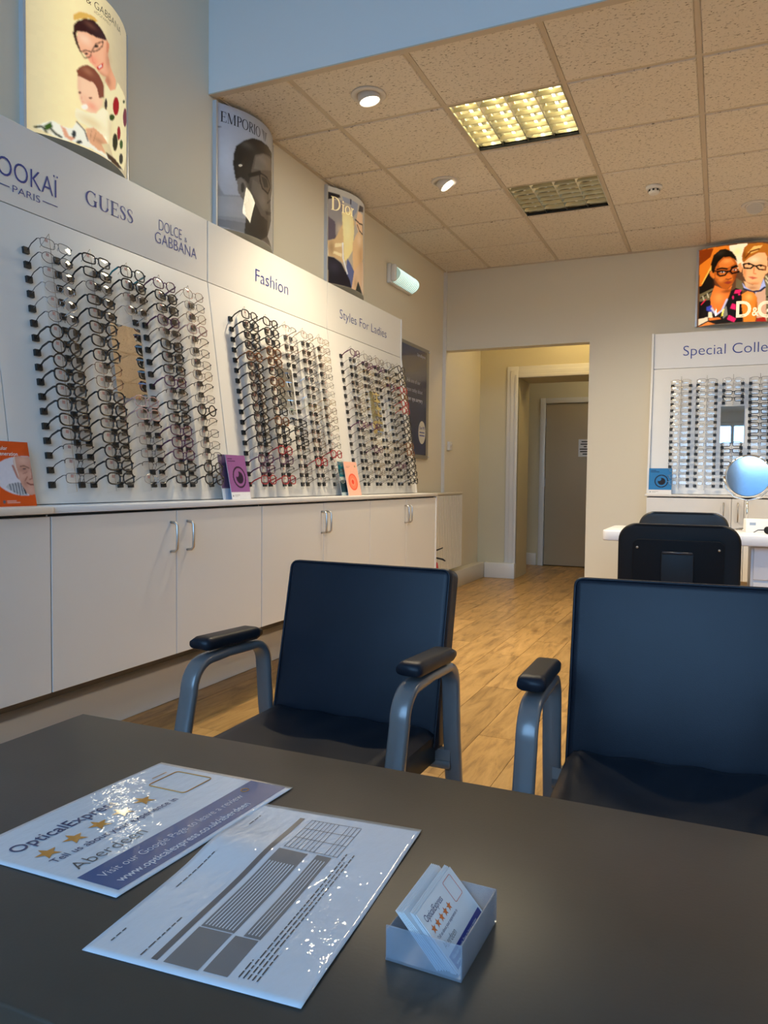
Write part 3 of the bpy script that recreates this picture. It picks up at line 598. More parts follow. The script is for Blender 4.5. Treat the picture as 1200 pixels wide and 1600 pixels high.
LBR=[
("P",(0.85,0.3,0.04),0,[(0.011,0.998),(0.410,0.981),(0.403,0.687),(0.025,0.509)]),
("P",(0.35,0.08,0.01),0,[(0.011,0.998),(0.194,0.982),(0.156,0.877),(0.017,0.802)]),
("P",(1,0.62,0.16),0,[(0.049,0.553),(0.182,0.789),(0.186,0.690),(0.083,0.529)]),
("P",(1,0.85,0.6),0,[(0.395,0.979),(0.615,0.989),(0.562,0.671),(0.403,0.687)]),
("P",(0.03,0.02,0.015),0,[(0.050,0.528),(0.160,0.711),(0.232,0.502),(0.193,0.443),(0.027,0.425),(0.024,0.526)]),
("P",(0.9,0.3,0.07),0,[(0.223,0.502),(0.314,0.448),(0.379,0.427),(0.440,0.473),(0.413,0.363),(0.352,0.223),(0.243,0.119),(0.182,0.247),(0.159,0.333)]),
("P",(0.62,0.19,0.035),0,[(0.211,0.660),(0.225,0.731),(0.264,0.798),(0.319,0.844),(0.398,0.841),(0.471,0.792),(0.497,0.742),(0.500,0.628),(0.479,0.550),(0.440,0.481),(0.379,0.427),(0.314,0.452),(0.256,0.522),(0.218,0.585)]),
("P",(0.82,0.3,0.07),0,[(0.265,0.773),(0.335,0.827),(0.415,0.815),(0.465,0.744),(0.371,0.699),(0.273,0.714)]),
("P",(0.8,0.28,0.06),0,[(0.356,0.644),(0.437,0.602),(0.448,0.536),(0.375,0.545),(0.237,0.590),(0.228,0.632)]),
("P",(0.03,0.02,0.01),0,[(0.174,0.676),(0.166,0.792),(0.196,0.892),(0.276,0.946),(0.348,0.946),(0.428,0.902),(0.478,0.831),(0.500,0.757),(0.471,0.792),(0.398,0.841),(0.319,0.844),(0.264,0.798),(0.225,0.731),(0.211,0.660)]),
("P",(0.8,0.28,0.06),0,[(0.149,0.681),(0.177,0.698),(0.206,0.636),(0.201,0.593),(0.163,0.633)]),
("L",(0.02,0.01,0.01),0.0111,[(0.252,0.673),(0.307,0.673),(0.380,0.654),(0.349,0.614),(0.285,0.611),(0.256,0.636),(0.252,0.673)]),
("L",(0.02,0.01,0.01),0.0120,[(0.380,0.654),(0.412,0.654),(0.434,0.692),(0.498,0.710),(0.538,0.685),(0.515,0.635),(0.436,0.623),(0.412,0.654)]),
("L",(0.02,0.01,0.01),0.0085,[(0.252,0.673),(0.214,0.689)]),
("P",(0.9,0.8,0.7),0,[(0.342,0.651),(0.339,0.647),(0.331,0.644),(0.318,0.644),(0.306,0.648),(0.297,0.652),(0.294,0.658),(0.297,0.663),(0.306,0.665),(0.318,0.664),(0.331,0.661),(0.339,0.656)]),
("P",(0.9,0.8,0.7),0,[(0.488,0.662),(0.485,0.657),(0.477,0.654),(0.466,0.654),(0.456,0.657),(0.447,0.661),(0.444,0.665),(0.446,0.671),(0.454,0.674),(0.465,0.673),(0.477,0.671),(0.484,0.667)]),
("P",(0.03,0.02,0.02),0,[(0.328,0.653),(0.327,0.648),(0.323,0.644),(0.317,0.642),(0.310,0.644),(0.306,0.650),(0.304,0.656),(0.306,0.663),(0.310,0.665),(0.316,0.667),(0.323,0.665),(0.327,0.660)]),
("P",(0.03,0.02,0.02),0,[(0.475,0.663),(0.473,0.657),(0.469,0.653),(0.464,0.652),(0.458,0.654),(0.453,0.660),(0.452,0.665),(0.453,0.672),(0.457,0.675),(0.463,0.676),(0.469,0.673),(0.473,0.669)]),
("L",(0.03,0.015,0.01),0.0120,[(0.247,0.702),(0.306,0.707),(0.371,0.689)]),
("L",(0.03,0.015,0.01),0.0103,[(0.427,0.701),(0.481,0.719)]),
("P",(0.45,0.09,0.05),0,[(0.332,0.519),(0.385,0.532),(0.442,0.517),(0.393,0.490)]),
("L",(0.3,0.08,0.03),0.0068,[(0.359,0.563),(0.390,0.552),(0.427,0.564)]),
("P",(0.03,0.025,0.025),0,[(0.026,0.342),(0.171,0.348),(0.182,0.231),(0.244,0.110),(0.353,0.207),(0.427,0.402),(0.506,0.443),(0.569,0.381),(0.583,0.001),(0.023,0.002)]),
("P",(0.28,0.22,0.12),0,[(0.032,0.423),(0.208,0.473),(0.164,0.328),(0.031,0.324)]),
("L",(0.03,0.02,0.02),0.0085,[(0.046,0.371),(0.193,0.435)]),
("L",(0.8,0.7,0.5),0.0051,[(0.071,0.391),(0.089,0.338)]),
("L",(0.8,0.7,0.5),0.0051,[(0.128,0.414),(0.146,0.360)]),
("P",(0.9,0.05,0.22),0,[(0.483,0.412),(0.569,0.414),(0.539,0.368),(0.468,0.365)]),
("P",(0.9,0.05,0.22),0,[(0.448,0.246),(0.496,0.226),(0.490,0.161),(0.426,0.183)]),
("P",(0.9,0.05,0.22),0,[(0.412,0.103),(0.502,0.048),(0.479,0.004),(0.390,0.048)]),
("P",(0.9,0.05,0.22),0,[(0.467,0.317),(0.467,0.305),(0.463,0.296),(0.458,0.294),(0.453,0.297),(0.450,0.306),(0.448,0.319),(0.448,0.331),(0.452,0.339),(0.457,0.343),(0.461,0.339),(0.466,0.329)]),
("P",(0.9,0.05,0.22),0,[(0.546,0.351),(0.544,0.344),(0.539,0.342),(0.532,0.340),(0.525,0.342),(0.519,0.348),(0.518,0.353),(0.520,0.358),(0.524,0.362),(0.531,0.364),(0.539,0.361),(0.544,0.356)]),
("L",(0.8,0.05,0.1),0.0077,[(0.056,0.286),(0.110,0.338)]),
("P",(0.12,0.14,0.5),0,[(0.125,0.240),(0.190,0.254),(0.197,0.154),(0.127,0.198)]),
("L",(0.7,0.65,0.75),0.0120,[(0.191,0.213),(0.252,0.122),(0.323,0.169),(0.382,0.301)]),
("P",(1,0.85,0.6),0,[(0.152,0.169),(0.192,0.171),(0.205,0.092),(0.152,0.098)]),
("P",(0.95,0.75,0.1),0,[(0.331,0.177),(0.354,0.191),(0.336,0.098),(0.315,0.094)]),
("P",(0.85,0.3,0.08),0,[(0.154,0.095),(0.293,0.083),(0.318,0.056),(0.164,0.060)]),
("P",(0.9,0.75,0.55),0,[(0.022,0.102),(0.145,0.108),(0.148,0.063),(0.024,0.018)]),
("P",(0.9,0.35,0.1),0,[(0.023,0.000),(0.147,0.046),(0.250,0.001),(0.048,0.000)]),
("P",(0.28,0.22,0.12),0,[(0.486,0.565),(0.567,0.510),(0.586,0.389),(0.490,0.436)]),
("P",(0.3,0.25,0.14),0,[(0.840,0.598),(0.921,0.554),(1.000,0.510),(1.000,0.006),(0.875,0.001)]),
("L",(0.85,0.75,0.5),0.0068,[(0.852,0.568),(0.906,0.506)]),
("L",(0.85,0.75,0.5),0.0068,[(0.854,0.520),(0.907,0.457)]),
("L",(0.05,0.04,0.03),0.0085,[(0.873,0.311),(0.968,0.323)]),
("L",(0.05,0.04,0.03),0.0085,[(0.876,0.231),(0.971,0.243)]),
("L",(0.05,0.04,0.03),0.0085,[(0.877,0.152),(0.973,0.164)]),
("P",(0.95,0.62,0.36),0,[(0.582,0.518),(0.694,0.460),(0.811,0.511),(0.783,0.395),(0.697,0.379),(0.615,0.427)]),
("P",(0.80,0.52,0.36),0,[(0.728,0.367),(0.853,0.423),(0.883,0.001),(0.763,0.001)]),
("P",(0.6,0.62,0.85),0,[(0.564,0.498),(0.608,0.436),(0.697,0.384),(0.782,0.398),(0.826,0.543),(0.856,0.440),(0.736,0.360),(0.593,0.412)]),
("L",(0.06,0.06,0.12),0.0120,[(0.585,0.417),(0.697,0.376),(0.791,0.387),(0.844,0.431)]),
("P",(0.98,0.58,0.3),0,[(0.560,0.719),(0.583,0.766),(0.636,0.802),(0.752,0.864),(0.856,0.864),(0.872,0.704),(0.841,0.583),(0.811,0.511),(0.757,0.464),(0.694,0.464),(0.614,0.507),(0.572,0.590)]),
("P",(0.98,0.58,0.3),0,[(0.853,0.688),(0.881,0.689),(0.879,0.616),(0.848,0.590)]),
("P",(0.9,0.45,0.2),0,[(0.505,0.732),(0.544,0.752),(0.562,0.671),(0.548,0.623),(0.515,0.660)]),
("P",(0.6,0.24,0.04),0,[(0.560,0.752),(0.549,0.833),(0.577,0.935),(0.631,0.979),(0.789,0.986),(0.867,0.975),(0.940,0.906),(0.939,0.747),(0.884,0.712),(0.869,0.799),(0.831,0.864),(0.752,0.864),(0.683,0.833),(0.621,0.788),(0.583,0.758)]),
("P",(0.95,0.6,0.2),0,[(0.619,0.868),(0.694,0.944),(0.805,0.958),(0.752,0.894),(0.667,0.857)]),
("L",(0.3,0.1,0.02),0.0103,[(0.597,0.806),(0.657,0.882),(0.760,0.911)]),
("L",(0.03,0.015,0.01),0.0103,[(0.572,0.727),(0.639,0.735),(0.702,0.704),(0.664,0.669),(0.585,0.677),(0.572,0.727)]),
("L",(0.03,0.015,0.01),0.0103,[(0.702,0.704),(0.726,0.696),(0.781,0.711),(0.849,0.692),(0.847,0.648),(0.767,0.655),(0.726,0.696)]),
("P",(0.05,0.04,0.05),0,[(0.657,0.717),(0.655,0.713),(0.651,0.710),(0.643,0.710),(0.636,0.711),(0.631,0.714),(0.629,0.717),(0.630,0.721),(0.636,0.723),(0.643,0.724),(0.649,0.723),(0.656,0.719)]),
("P",(0.05,0.04,0.05),0,[(0.802,0.694),(0.798,0.690),(0.794,0.686),(0.787,0.686),(0.780,0.687),(0.774,0.690),(0.773,0.694),(0.774,0.697),(0.780,0.700),(0.787,0.700),(0.794,0.699),(0.799,0.697)]),
("P",(0.72,0.24,0.14),0,[(0.632,0.567),(0.690,0.569),(0.758,0.547),(0.692,0.530)]),
("L",(0.8,0.36,0.16),0.0085,[(0.707,0.681),(0.701,0.608),(0.729,0.599)]),
("P",(0.9,0.36,0.07),0,[(0.563,0.350),(0.633,0.387),(0.706,0.368),(0.754,0.303),(0.767,0.142),(0.740,0.000),(0.598,0.000),(0.569,0.189)]),
("P",(0.55,0.06,0.04),0,[(0.762,0.046),(0.857,0.062),(0.883,0.001),(0.748,0.000)]),
("B",(0.95,0.42,0.12),0.70,[(0.303,0.564),(0.040,0.031)]),
("B",(0.98,0.48,0.16),0.70,[(0.369,0.789),(0.056,0.028)]),
("B",(0.22,0.05,0.01),0.70,[(0.486,0.573),(0.032,0.089)]),
("B",(0.3,0.08,0.015),0.70,[(0.243,0.532),(0.029,0.066)]),
("B",(1,0.48,0.16),0.70,[(0.277,0.339),(0.065,0.074)]),
("B",(0.3,0.08,0.02),0.80,[(0.381,0.407),(0.081,0.025)]),
("B",(0.72,0.28,0.09),0.70,[(0.590,0.614),(0.023,0.089)]),
("B",(1,0.78,0.52),0.80,[(0.700,0.776),(0.063,0.036)]),
("B",(0.66,0.26,0.09),0.70,[(0.710,0.476),(0.071,0.020)]),
("B",(0.55,0.22,0.09),0.70,[(0.694,0.424),(0.071,0.028)]),
("B",(0.99,0.62,0.24),0.80,[(0.719,0.931),(0.063,0.020)]),
("B",(0.22,0.07,0.01),0.70,[(0.581,0.839),(0.020,0.064)]),
("B",(1,0.62,0.22),0.70,[(0.652,0.314),(0.047,0.048)]),
("B",(0.4,0.12,0.02),0.70,[(0.748,0.143),(0.017,0.121)]),
("B",(1,0.85,0.4),0.80,[(0.493,0.886),(0.047,0.048)]),
("B",(0.75,0.3,0.1),0.50,[(0.838,0.663),(0.023,0.096)]),
("B",(0.92,0.3,0.08),0.50,[(0.406,0.590),(0.020,0.033)]),
("B",(0.12,0.09,0.06),0.40,[(0.277,0.902),(0.057,0.032)]),
]
def lightbox(label, x0, y0, rz, W, Hh, shapes, bgfn, estr, coat, gam):
    """curved poster box: local x along the wall, -y out of the wall, z up from its foot"""
    t = empty('poster_lightbox', (x0,y0,2.34 if rz else 2.33), rz, label, 'lit poster', 'curved poster boxes above the displays')
    B = .10; shapes = [(k, tuple(v**gam for v in c), w, q) for k, c, w, q in shapes]
    arcp = [(W*i/24, -B*(1-(2*i/24-1)**2)) for i in range(25)]
    MB().prism([(p[0],p[1]*.985) for p in arcp], lambda a,b,c:(a,b,c), .002, .007).build('base_plate', M_white, t)
    MB().prism([(p[0],p[1]*.985) for p in arcp], lambda a,b,c:(a,b,c), Hh-.007, Hh-.002).build('top_plate', M_white, t)
    MB().box(-.012,0,-.022,0,0,Hh).build('side_rail', mat('pale_rail',(.62,.64,.66),.3,.3), t)
    MB().box(W,W+.005,-.006,0,0,Hh).build('side_rail', mat('pale_rail',(.62,.64,.66),.3,.3), t)
    MB().box(0,W,-.004,0,.007,Hh-.007).build('back_plate', M_white, t)
    sf = lambda U,V:(W*U, -B*(1-(2*U-1)**2)-.001, Hh*V)
    pic = picture('printed_sheet', shapes, bgfn, sf, 150, 180, print_mat('poster_ink', estr, .22, coat), t, Hh/W)
    def on(u, v, off=.002): 
        return (W*u, -B*(1-(2*u-1)**2)-off, Hh*v)
    return t, pic, on
R90 = math.pi/2
def grad(c0, c1, c2=None):
    c0, c1 = np.array(c0), np.array(c1)
    return lambda U,V: c0*(1-V[...,None])+c1*V[...,None]
def bg_tube_glow(U,V):
    g = np.exp(-((U-.33)/.28)**2)[...,None]  # glow of the tube behind the sheet, put into the background colour
    return np.array((.56,.46,.28))*(1-g)+np.array((.98,.80,.40))*g
t, pic, on = lightbox('glowing cream poster of a woman in glasses holding a baby', 0,-1.13,R90,.545,.63,LB1,bg_tube_glow,.80,.35,1.75)
M_ink = mat('black_poster_ink',(.02,.02,.03),.4)
letters('lettering', glyphs('DOLCE & GABBANA',-.012), .030, lambda x,y:on(.14+x/.545, .893+y/.63), M_ink, pic, 0, .37)
letters('lettering', glyphs('#DGFAMILY',-.012), .012, lambda x,y:on(.47+x/.545, .862+y/.63), mat('grey_poster_ink',(.25,.2,.12),.4), pic, 0, .10)
t, pic, on = lightbox('grey poster of a man in sunglasses seen from the side', 0,.045,R90,.555,.63,LB2,grad((.50,.50,.52),(.46,.50,.58)),.02,.8,1.0)
letters('lettering', serif('EMPORIO'), .053, lambda x,y:on(.045+x/.555, .855+y/.63), M_ink, pic, 0, .247, 1.0)
em = MB()
for k in range(6):       # striped spread-wing emblem
    w = .031-.0035*k; y = .052-.0085*k
    for s in (-1,1): em.add([on(.568+(s*.004)/.555,.862+(y-.006)/.63),on(.568+(s*w)/.555,.862+y/.63),on(.568+(s*(w-.002))/.555,.862+(y-.004)/.63),on(.568+(s*.004)/.555,.862+(y-.011)/.63)],[(0,1,2,3)])
em.build('emblem', M_ink, pic)
t, pic, on = lightbox('small gold-toned poster of a couple, nearest the emergency light', 0,1.24,R90,.58,.63,LB3,grad((.55,.42,.28),(.50,.43,.33)),.45,.7,1.3)
letters('lettering', serif('Dior'), .088, lambda x,y:on(.058+x/.58, .765+y/.63), mat('gold_poster_ink',(.95,.75,.40),.4,emis=(.95,.75,.4),estr=.4), pic, 0, .20, 1.0)
def bgR(U,V): return np.ones(U.shape+(3,))*np.array((.12,.05,.02))
t, pic, on = lightbox('glowing orange poster of a woman and a red-haired man in glasses', 2.205,3.6,0,.585,.625,LBR,bgR,.95,.3,1.4)
M_cream = mat('cream_poster_ink',(.95,.72,.5),.4,emis=(1,.72,.45),estr=.9)
letters('lettering', glyphs('D',.02), .13, lambda x,y:on(.50+x/.585, .065+y/.625,.003), M_cream, pic, 0, .108)
letters('lettering', glyphs('&',.02), .07, lambda x,y:on(.695+x/.585, .075+y/.625,.003), M_cream, pic, 0, .05)
letters('lettering', glyphs('G',.02), .13, lambda x,y:on(.765+x/.585, .06+y/.625,.003), M_cream, pic, 0, .11)
# ================================================================ WALL CABINETS
def handle(parent, x, zc, y0, L=.115):
    h = L/2
    path = [(x,y0,zc-h),(x,y0-.022,zc-h+.002),(x,y0-.031,zc-h+.012),(x,y0-.032,zc),(x,y0-.031,zc+h-.012),(x,y0-.022,zc+h-.002),(x,y0,zc+h)]
    MB().tube(path, .0055, 8).build('handle', M_steel, parent, True)
def cabinet(loc, rz, W, splits, z0, z1, depth, label, hz, endpanel=False, hL=.115):
    t = empty('wall_cabinet', loc, rz, label, 'cabinet', 'white wall cabinets')
    MB().box(.0,W,-depth+.02,0,z0+.003,z1).build('carcass', M_cab, t)
    MB().box(.004,W-.004,-depth+.017,-depth+.02,z1-.014,z1).build('shadow_gap', M_gap, t)
    ed = [0]+splits+[W]
    for i in range(len(ed)-1):
        d = MB().box(ed[i]+.0015,ed[i+1]-.0015,-depth,-depth+.018,z0,z1-.006).build('door', M_cab, t, bevel=.0012, seg=1)
        if hz[i] is not None: handle(d, ed[i]+hz[i] if hz[i] > 0 else ed[i+1]+hz[i], z1-.108, -depth, hL)
    if endpanel: MB().box(W,W+.018,-depth-.004,0,z0-.02,z1+.003).build('end_panel', M_cab, t)
    return t
CZ0, CZ1 = .345, .922
cabinet((0,-1.432,0),R90,1.226,[.616],CZ0,CZ1,.46,'wide white wall cabinet below the three brand names, nearest complete one',[-.035,.065])
cabinet((0,-.204,0),R90,1.204,[.606],CZ0,CZ1,.46,'white wall cabinet half hidden by the left armchair, below the middle display',[-.025,.030])
cabinet((0,1.002,0),R90,1.172,[.585],CZ0,CZ1,.46,'white wall cabinet at the radiator end of the row',[-.025,.030],True)
cabinet((0,-2.66,0),R90,1.226,[.616],CZ0,CZ1,.46,'white wall cabinet cut off by the left picture edge, under the orange leaflet',[-.035,None])
o = soft(None,'worktop',M_cab,0,.468,-1.430,2.192,.926,.948,.002,2); tag(o,'long thin white shelf top carrying the display boards and leaflets','worktop')
o = soft(None,'worktop',M_cab,0,.476,-2.66,-1.434,.926,.9485,.002,2); tag(o,'short white shelf top under the orange leaflet at the left edge','worktop')
# far cabinet below the end wall display
t = cabinet((1.885,3.6,0),0,1.22,[.617,.705],.30,.934,.46,'white cabinet under the end wall display, behind the far desk',[-.055,.045,None],False,.14)
o = soft(None,'worktop',M_cab,1.872,3.12,3.132,3.6,.938,.955,.002,2); tag(o,'white shelf top under the end wall display','worktop')
# ================================================================ DISPLAY BOARDS AND SPECTACLES
LEAN = Vector((0,.144,1.015)).normalized()            # up the leaning board, local frame
OUT = Vector((0,-LEAN.z,LEAN.y))                        # out of the board
PITCH_R, PITCH_C = .0509, .190
clip_me = MB().box(-.012,.012,-.011,.011,-.002,.010).mesh('clip', M_clip)
def clip_rot():
    return Matrix((( 1,0,0),(0,LEAN.y,OUT.y),(0,LEAN.z,OUT.z))).to_euler()
CR = clip_rot()
def P(u, v, n=0.0):
    q = LEAN*v + OUT*n
    return Vector((u, q.y, q.z))
ROW1 = .893          # distance up the board of the top row
def fin_mesh(v0, v1):
    # clear plate standing on the board, its outer edge frosted, slanted top
    b = MB(); t_ = .0015
    pts = [P(0,v0,0),P(0,v0,.046),P(0,v1,.050),P(0,v1-.035,0)]
    L_ = [p+Vector((-t_,0,0)) for p in pts]; R_ = [p+Vector((t_,0,0)) for p in pts]
    b.add(L_,[(3,2,1,0)]); b.add(R_,[(0,1,2,3)])
    for i, j in ((1,2),(2,3),(0,1)): b.quad(L_[i],L_[j],R_[j],R_[i],1)
    return b.mesh('fin', [M_acr,M_acredge])
fin_full = fin_mesh(.035,.945); fin_top = fin_mesh(.71,.945); fin_low = fin_mesh(.035,.395)
def display(loc, rz, W, label, cols=5, mirror_col=2, edge_right=False, edge_left=False, fins=True):
    t = empty('display_panel', loc, rz, label, 'display board', 'leaning spectacle boards')
    a, b_, c, d = P(-W/2+.001,0),P(W/2-.001,0),P(W/2-.001,1.0245),P(-W/2+.001,1.0245)
    th = OUT*-.016
    MB().add([a,b_,c,d,a+th,b_+th,c+th,d+th],[(0,1,2,3),(7,6,5,4),(0,4,5,1),(1,5,6,2),(2,6,7,3),(3,7,4,0)]).build('leaning_board', M_board, t)
    hd = MB().box(-W/2+.001,W/2-.001,.144,.160,1.0175,1.302).build('header_board', M_board, t, bevel=.001, seg=1)
    if edge_right:
        MB().prism([(.02,0),(-.004,0),(.138,1.015),(.138,1.303),(.33,1.303),(.33,0)], lambda y,z,x:(x,y,z), W/2, W/2+.008).build('end_panel', M_board, t)
    if edge_left:
        MB().prism([(.02,0),(-.02,0),(.125,1.015),(.125,1.303),(.33,1.303),(.33,0)], lambda y,z,x:(x,y,z), -W/2-.016, -W/2).build('end_panel', M_board, t)
    for i in range(cols):
        u = (i-2)*PITCH_C
        for r in range(17):
            if i == mirror_col and 4 <= r <= 9: continue
            for s in (-1,1):
                p = P(u+s*.067, ROW1-r*PITCH_R-.014, 0)
                inst('clip', clip_me, t, p, CR)
        if i == mirror_col:
            inst('fin', fin_top, t, (u,0,0)); inst('fin', fin_low, t, (u,0,0))
        else: inst('fin', fin_full, t, (u,0,0))
    u = (mirror_col-2)*PITCH_C
    m0, m1 = .408, .700
    q = [P(u-.084,m0,.008),P(u+.084,m0,.008),P(u+.084,m1,.008),P(u-.084,m1,.008)]; k = OUT*-.006
    MB().add(q+[p+k for p in q],[(0,1,2,3),(7,6,5,4),(0,4,5,1),(1,5,6,2),(2,6,7,3),(3,7,4,0)]).build('mirror', M_mirror, t)
    return t, hd
HF = lambda x,y:(x,.1428,y)
BASEZ = .9515
d0, h0 = None, None
d1_, h1_ = display((.33,-.857,BASEZ),R90,1.196,'spectacle board under the three brand names, nearest the viewer')
d2_, h2_ = display((.33,.339,BASEZ),R90,1.186,'middle spectacle board headed for fashion frames')
d3_, h3_ = display((.33,1.520,BASEZ),R90,1.170,'spectacle board headed for ladies, beside the blue poster',edge_right=True)
d4_, h4_ = display((2.492,3.27,BASEZ+.007),0,1.20,'end wall spectacle board behind the far desk',cols=4,edge_left=True)
# plain board cut off at the left
t = empty('display_panel',(.33,-2.06,BASEZ),R90,'bare white leaning board cut off by the left picture edge','display board','leaning spectacle boards')
a, b_, c, d = P(-.6,0),P(.602,0),P(.602,1.0245),P(-.6,1.0245); th = OUT*-.016
MB().add([a,b_,c,d,a+th,b_+th,c+th,d+th],[(0,1,2,3),(7,6,5,4),(0,4,5,1),(1,5,6,2),(2,6,7,3),(3,7,4,0)]).build('leaning_board', M_board, t)
MB().box(-.6,.602,.144,.160,1.0175,1.302).build('header_board', M_board, t)
# header lettering (x measured from each board's middle, y up from the worktop)
def head(parent, s, yw0, yc, zb, cap, width, thin=0.0, gl=None, cu=CAP):
    return letters('lettering', gl or glyphs(s,thin), cap, lambda x,y:(x,.1425,zb-BASEZ+y), M_navy, parent, yw0-yc, width, cu)
head(h1_,'KOOKAÏ',-1.445,-.857,2.056,.068,.305,-.006)
head(h1_,'PARIS',-1.335,-.857,2.013,.026,.115,-.010)
MB().box(-.585,-.49,.1420,.1428,2.024-BASEZ,2.0265-BASEZ).build('lettering_rule', M_navy, h1_); MB().box(-.352,-.285,.1420,.1428,2.024-BASEZ,2.0265-BASEZ).build('lettering_rule', M_navy, h1_)
head(h1_,'GUESS',-1.009,-.857,2.082,.056,.262,0,serif('GUESS'),1.0)
head(h1_,'DOLCE',-.595,-.857,2.108,.048,.150,-.012); head(h1_,'&',-.425,-.857,2.106,.022,None,-.008)
head(h1_,'GABBANA',-.620,-.857,2.050,.050,.280,-.012)
head(h2_,'Fashion',.146,.339,2.068,.070,.325,-.012)
head(h3_,'Styles For Ladies',1.100,1.520,2.066,.062,.735,-.012)
letters('lettering', glyphs('Special Collections',-.010), .085, lambda x,y:(x,.1425,2.066-BASEZ+y), M_navy, h4_, 2.117-2.492, .90)
# --- spectacles: shared meshes per style
def lens_shape(kind):
    p = []
    for k in range(20):
        a = 2*math.pi*k/20; c, s = math.cos(a), math.sin(a)
        if kind == 'oval': x, y = .0235*c, .0165*s
        elif kind == 'round': x, y = .0225*c, .0205*s
        elif kind == 'rect': x, y = .0255*math.copysign(abs(c)**.55,c), .0150*math.copysign(abs(s)**.55,s)
        elif kind == 'soft': x, y = .0250*math.copysign(abs(c)**.7,c), .0185*math.copysign(abs(s)**.7,s)
        else: x, y = .0250*math.copysign(abs(c)**.75,c), .0175*math.copysign(abs(s)**.75,s)+.0045*c*(1 if s > 0 else .3)
        p.append((x, y))
    return p
M_sticker = clear_mat('lens_sticker_film', (.9,.6,.58), .02, .1, (.62,.30,.28), .30)
def make_style(kind, rim, col, metal, half=False, tcol=None):
    key = 'frame_%d_%d_%d' % tuple(int(c*255) for c in col) + ('m' if metal else 'a')
    fm = mat(key, col, .25 if metal else .22, .9 if metal else 0.0, var=.15 if not metal else .03, vscale=90)
    tmt = fm if not tcol else mat('temple_%d_%d_%d' % tuple(int(c*255) for c in tcol), tcol, .25, 0, var=.1, vscale=90)
    rim = rim*1.4 if rim > .0013 else rim
    sh = lens_shape(kind); b = MB(); zc = lambda x: -.0035*(abs(x)/.06)**2
    for s in (-1,1):
        pts = [(s*(.0325+p[0]), p[1], zc(.0325+p[0])) for p in sh]
        if half: b.tube([q for q, p in sorted(zip(pts,sh), key=lambda t: t[1][0]) if p[1] > -.004], rim, 5)
        else: b.tube(pts, rim, 5, True)
        hx = max(p[0] for p in sh)
        b.tube([(s*(.0325+hx-.001),.008,zc(.057)),(s*.0625,.0085,-.003),(s*.066,.008,-.008)], max(rim*1.15,.0011), 5)
    ix = .0325+min(p[0] for p in sh)
    b.tube([(-ix-.0005,.004,0),(-.004,.0075,.0012),(.004,.0075,.0012),(ix+.0005,.004,0)], max(rim,.0010), 5)
    for s in (-1,1): b.tube([(s*.0085,.000,-.001),(s*.0075,-.006,-.006),(s*.0085,-.010,-.006)], .0009, 4)
    GS = 1.15; b.v = [(x*GS,y*GS,z*GS) for x,y,z in b.v]
    front = b.mesh('frame_front', fm, True)
    lens = []
    for s in (-1,1):
        q = [(GS*s*(.0325+p[0]), GS*p[1], GS*zc(.0325+p[0])) for p in sh]
        lens.append(MB().add([(GS*s*.0325,0,.0012)]+q, [(0,1+i,1+(i+1)%20) if s > 0 else (0,1+(i+1)%20,1+i) for i in range(20)]).mesh('lens', M_lens, True))
    th = .0012 if rim < .0014 else .0016; hh = .0013 if rim < .0014 else .0030
    tb = []
    for s in (-1,1):
        v = []
        for x, z, y in ((.0755,-.007,.0092),(.073,-.040,.0),(.067,-.0660,-.0130)):
            for dx, dy in ((-th,-hh),(th,-hh),(th,hh),(-th,hh)): v.append((s*x+dx, y+dy, z))
        f = [(3,2,1,0),(8,9,10,11)]
        for i in range(2):
            for k in range(4): f.append((4*i+k,4*i+(k+1)%4,4*i+4+(k+1)%4,4*i+4+k))
        tb.append(MB().add(v,f).mesh('temple', tmt))
    return front, lens, tb
stk_me = MB().add([(-.053,.002,.0030),(-.040,.001,.0030),(-.039,.012,.0030),(-.052,.013,.0030)],[(0,1,2,3)]).mesh('lens_sticker', M_sticker)
STY = {
 'black round-cornered': make_style('soft',.0019,(.012,.011,.012),False),
 'black upswept': make_style('cat',.0020,(.013,.010,.010),False),
 'black narrow rectangular': make_style('rect',.0017,(.010,.010,.012),False),
 'dark round': make_style('round',.0018,(.020,.013,.010),False),
 'tortoiseshell': make_style('soft',.0021,(.16,.060,.018),False),
 'fine silver oval': make_style('oval',.0009,(.45,.45,.46),True),
 'fine gunmetal oval': make_style('oval',.0010,(.10,.10,.11),True),
 'fine gunmetal rectangular': make_style('rect',.0010,(.09,.09,.10),True),
 'fine gold rectangular': make_style('rect',.0009,(.55,.38,.16),True),
 'fine bronze upswept': make_style('cat',.0010,(.22,.12,.07),True),
 'half-rimmed dark': make_style('rect',.0012,(.04,.035,.04),True,True),
 'plum upswept': make_style('cat',.0015,(.09,.02,.06),False),
 'red plastic': make_style('soft',.0018,(.35,.02,.025),False),
 'black with teal temples': make_style('soft',.0017,(.012,.012,.013),False,False,(.01,.16,.17)),
 'pale pink': make_style('soft',.0014,(.50,.33,.30),False),
 'rimless clear': make_style('oval',.0006,(.60,.60,.60),True),
}
ORD = ['top','second','third','fourth','fifth','sixth','seventh','eighth','ninth','tenth','eleventh','twelfth','thirteenth','fourteenth','fifteenth','sixteenth','bottom']
CN = ['leftmost','second','middle','fourth','rightmost']
K = list(STY)
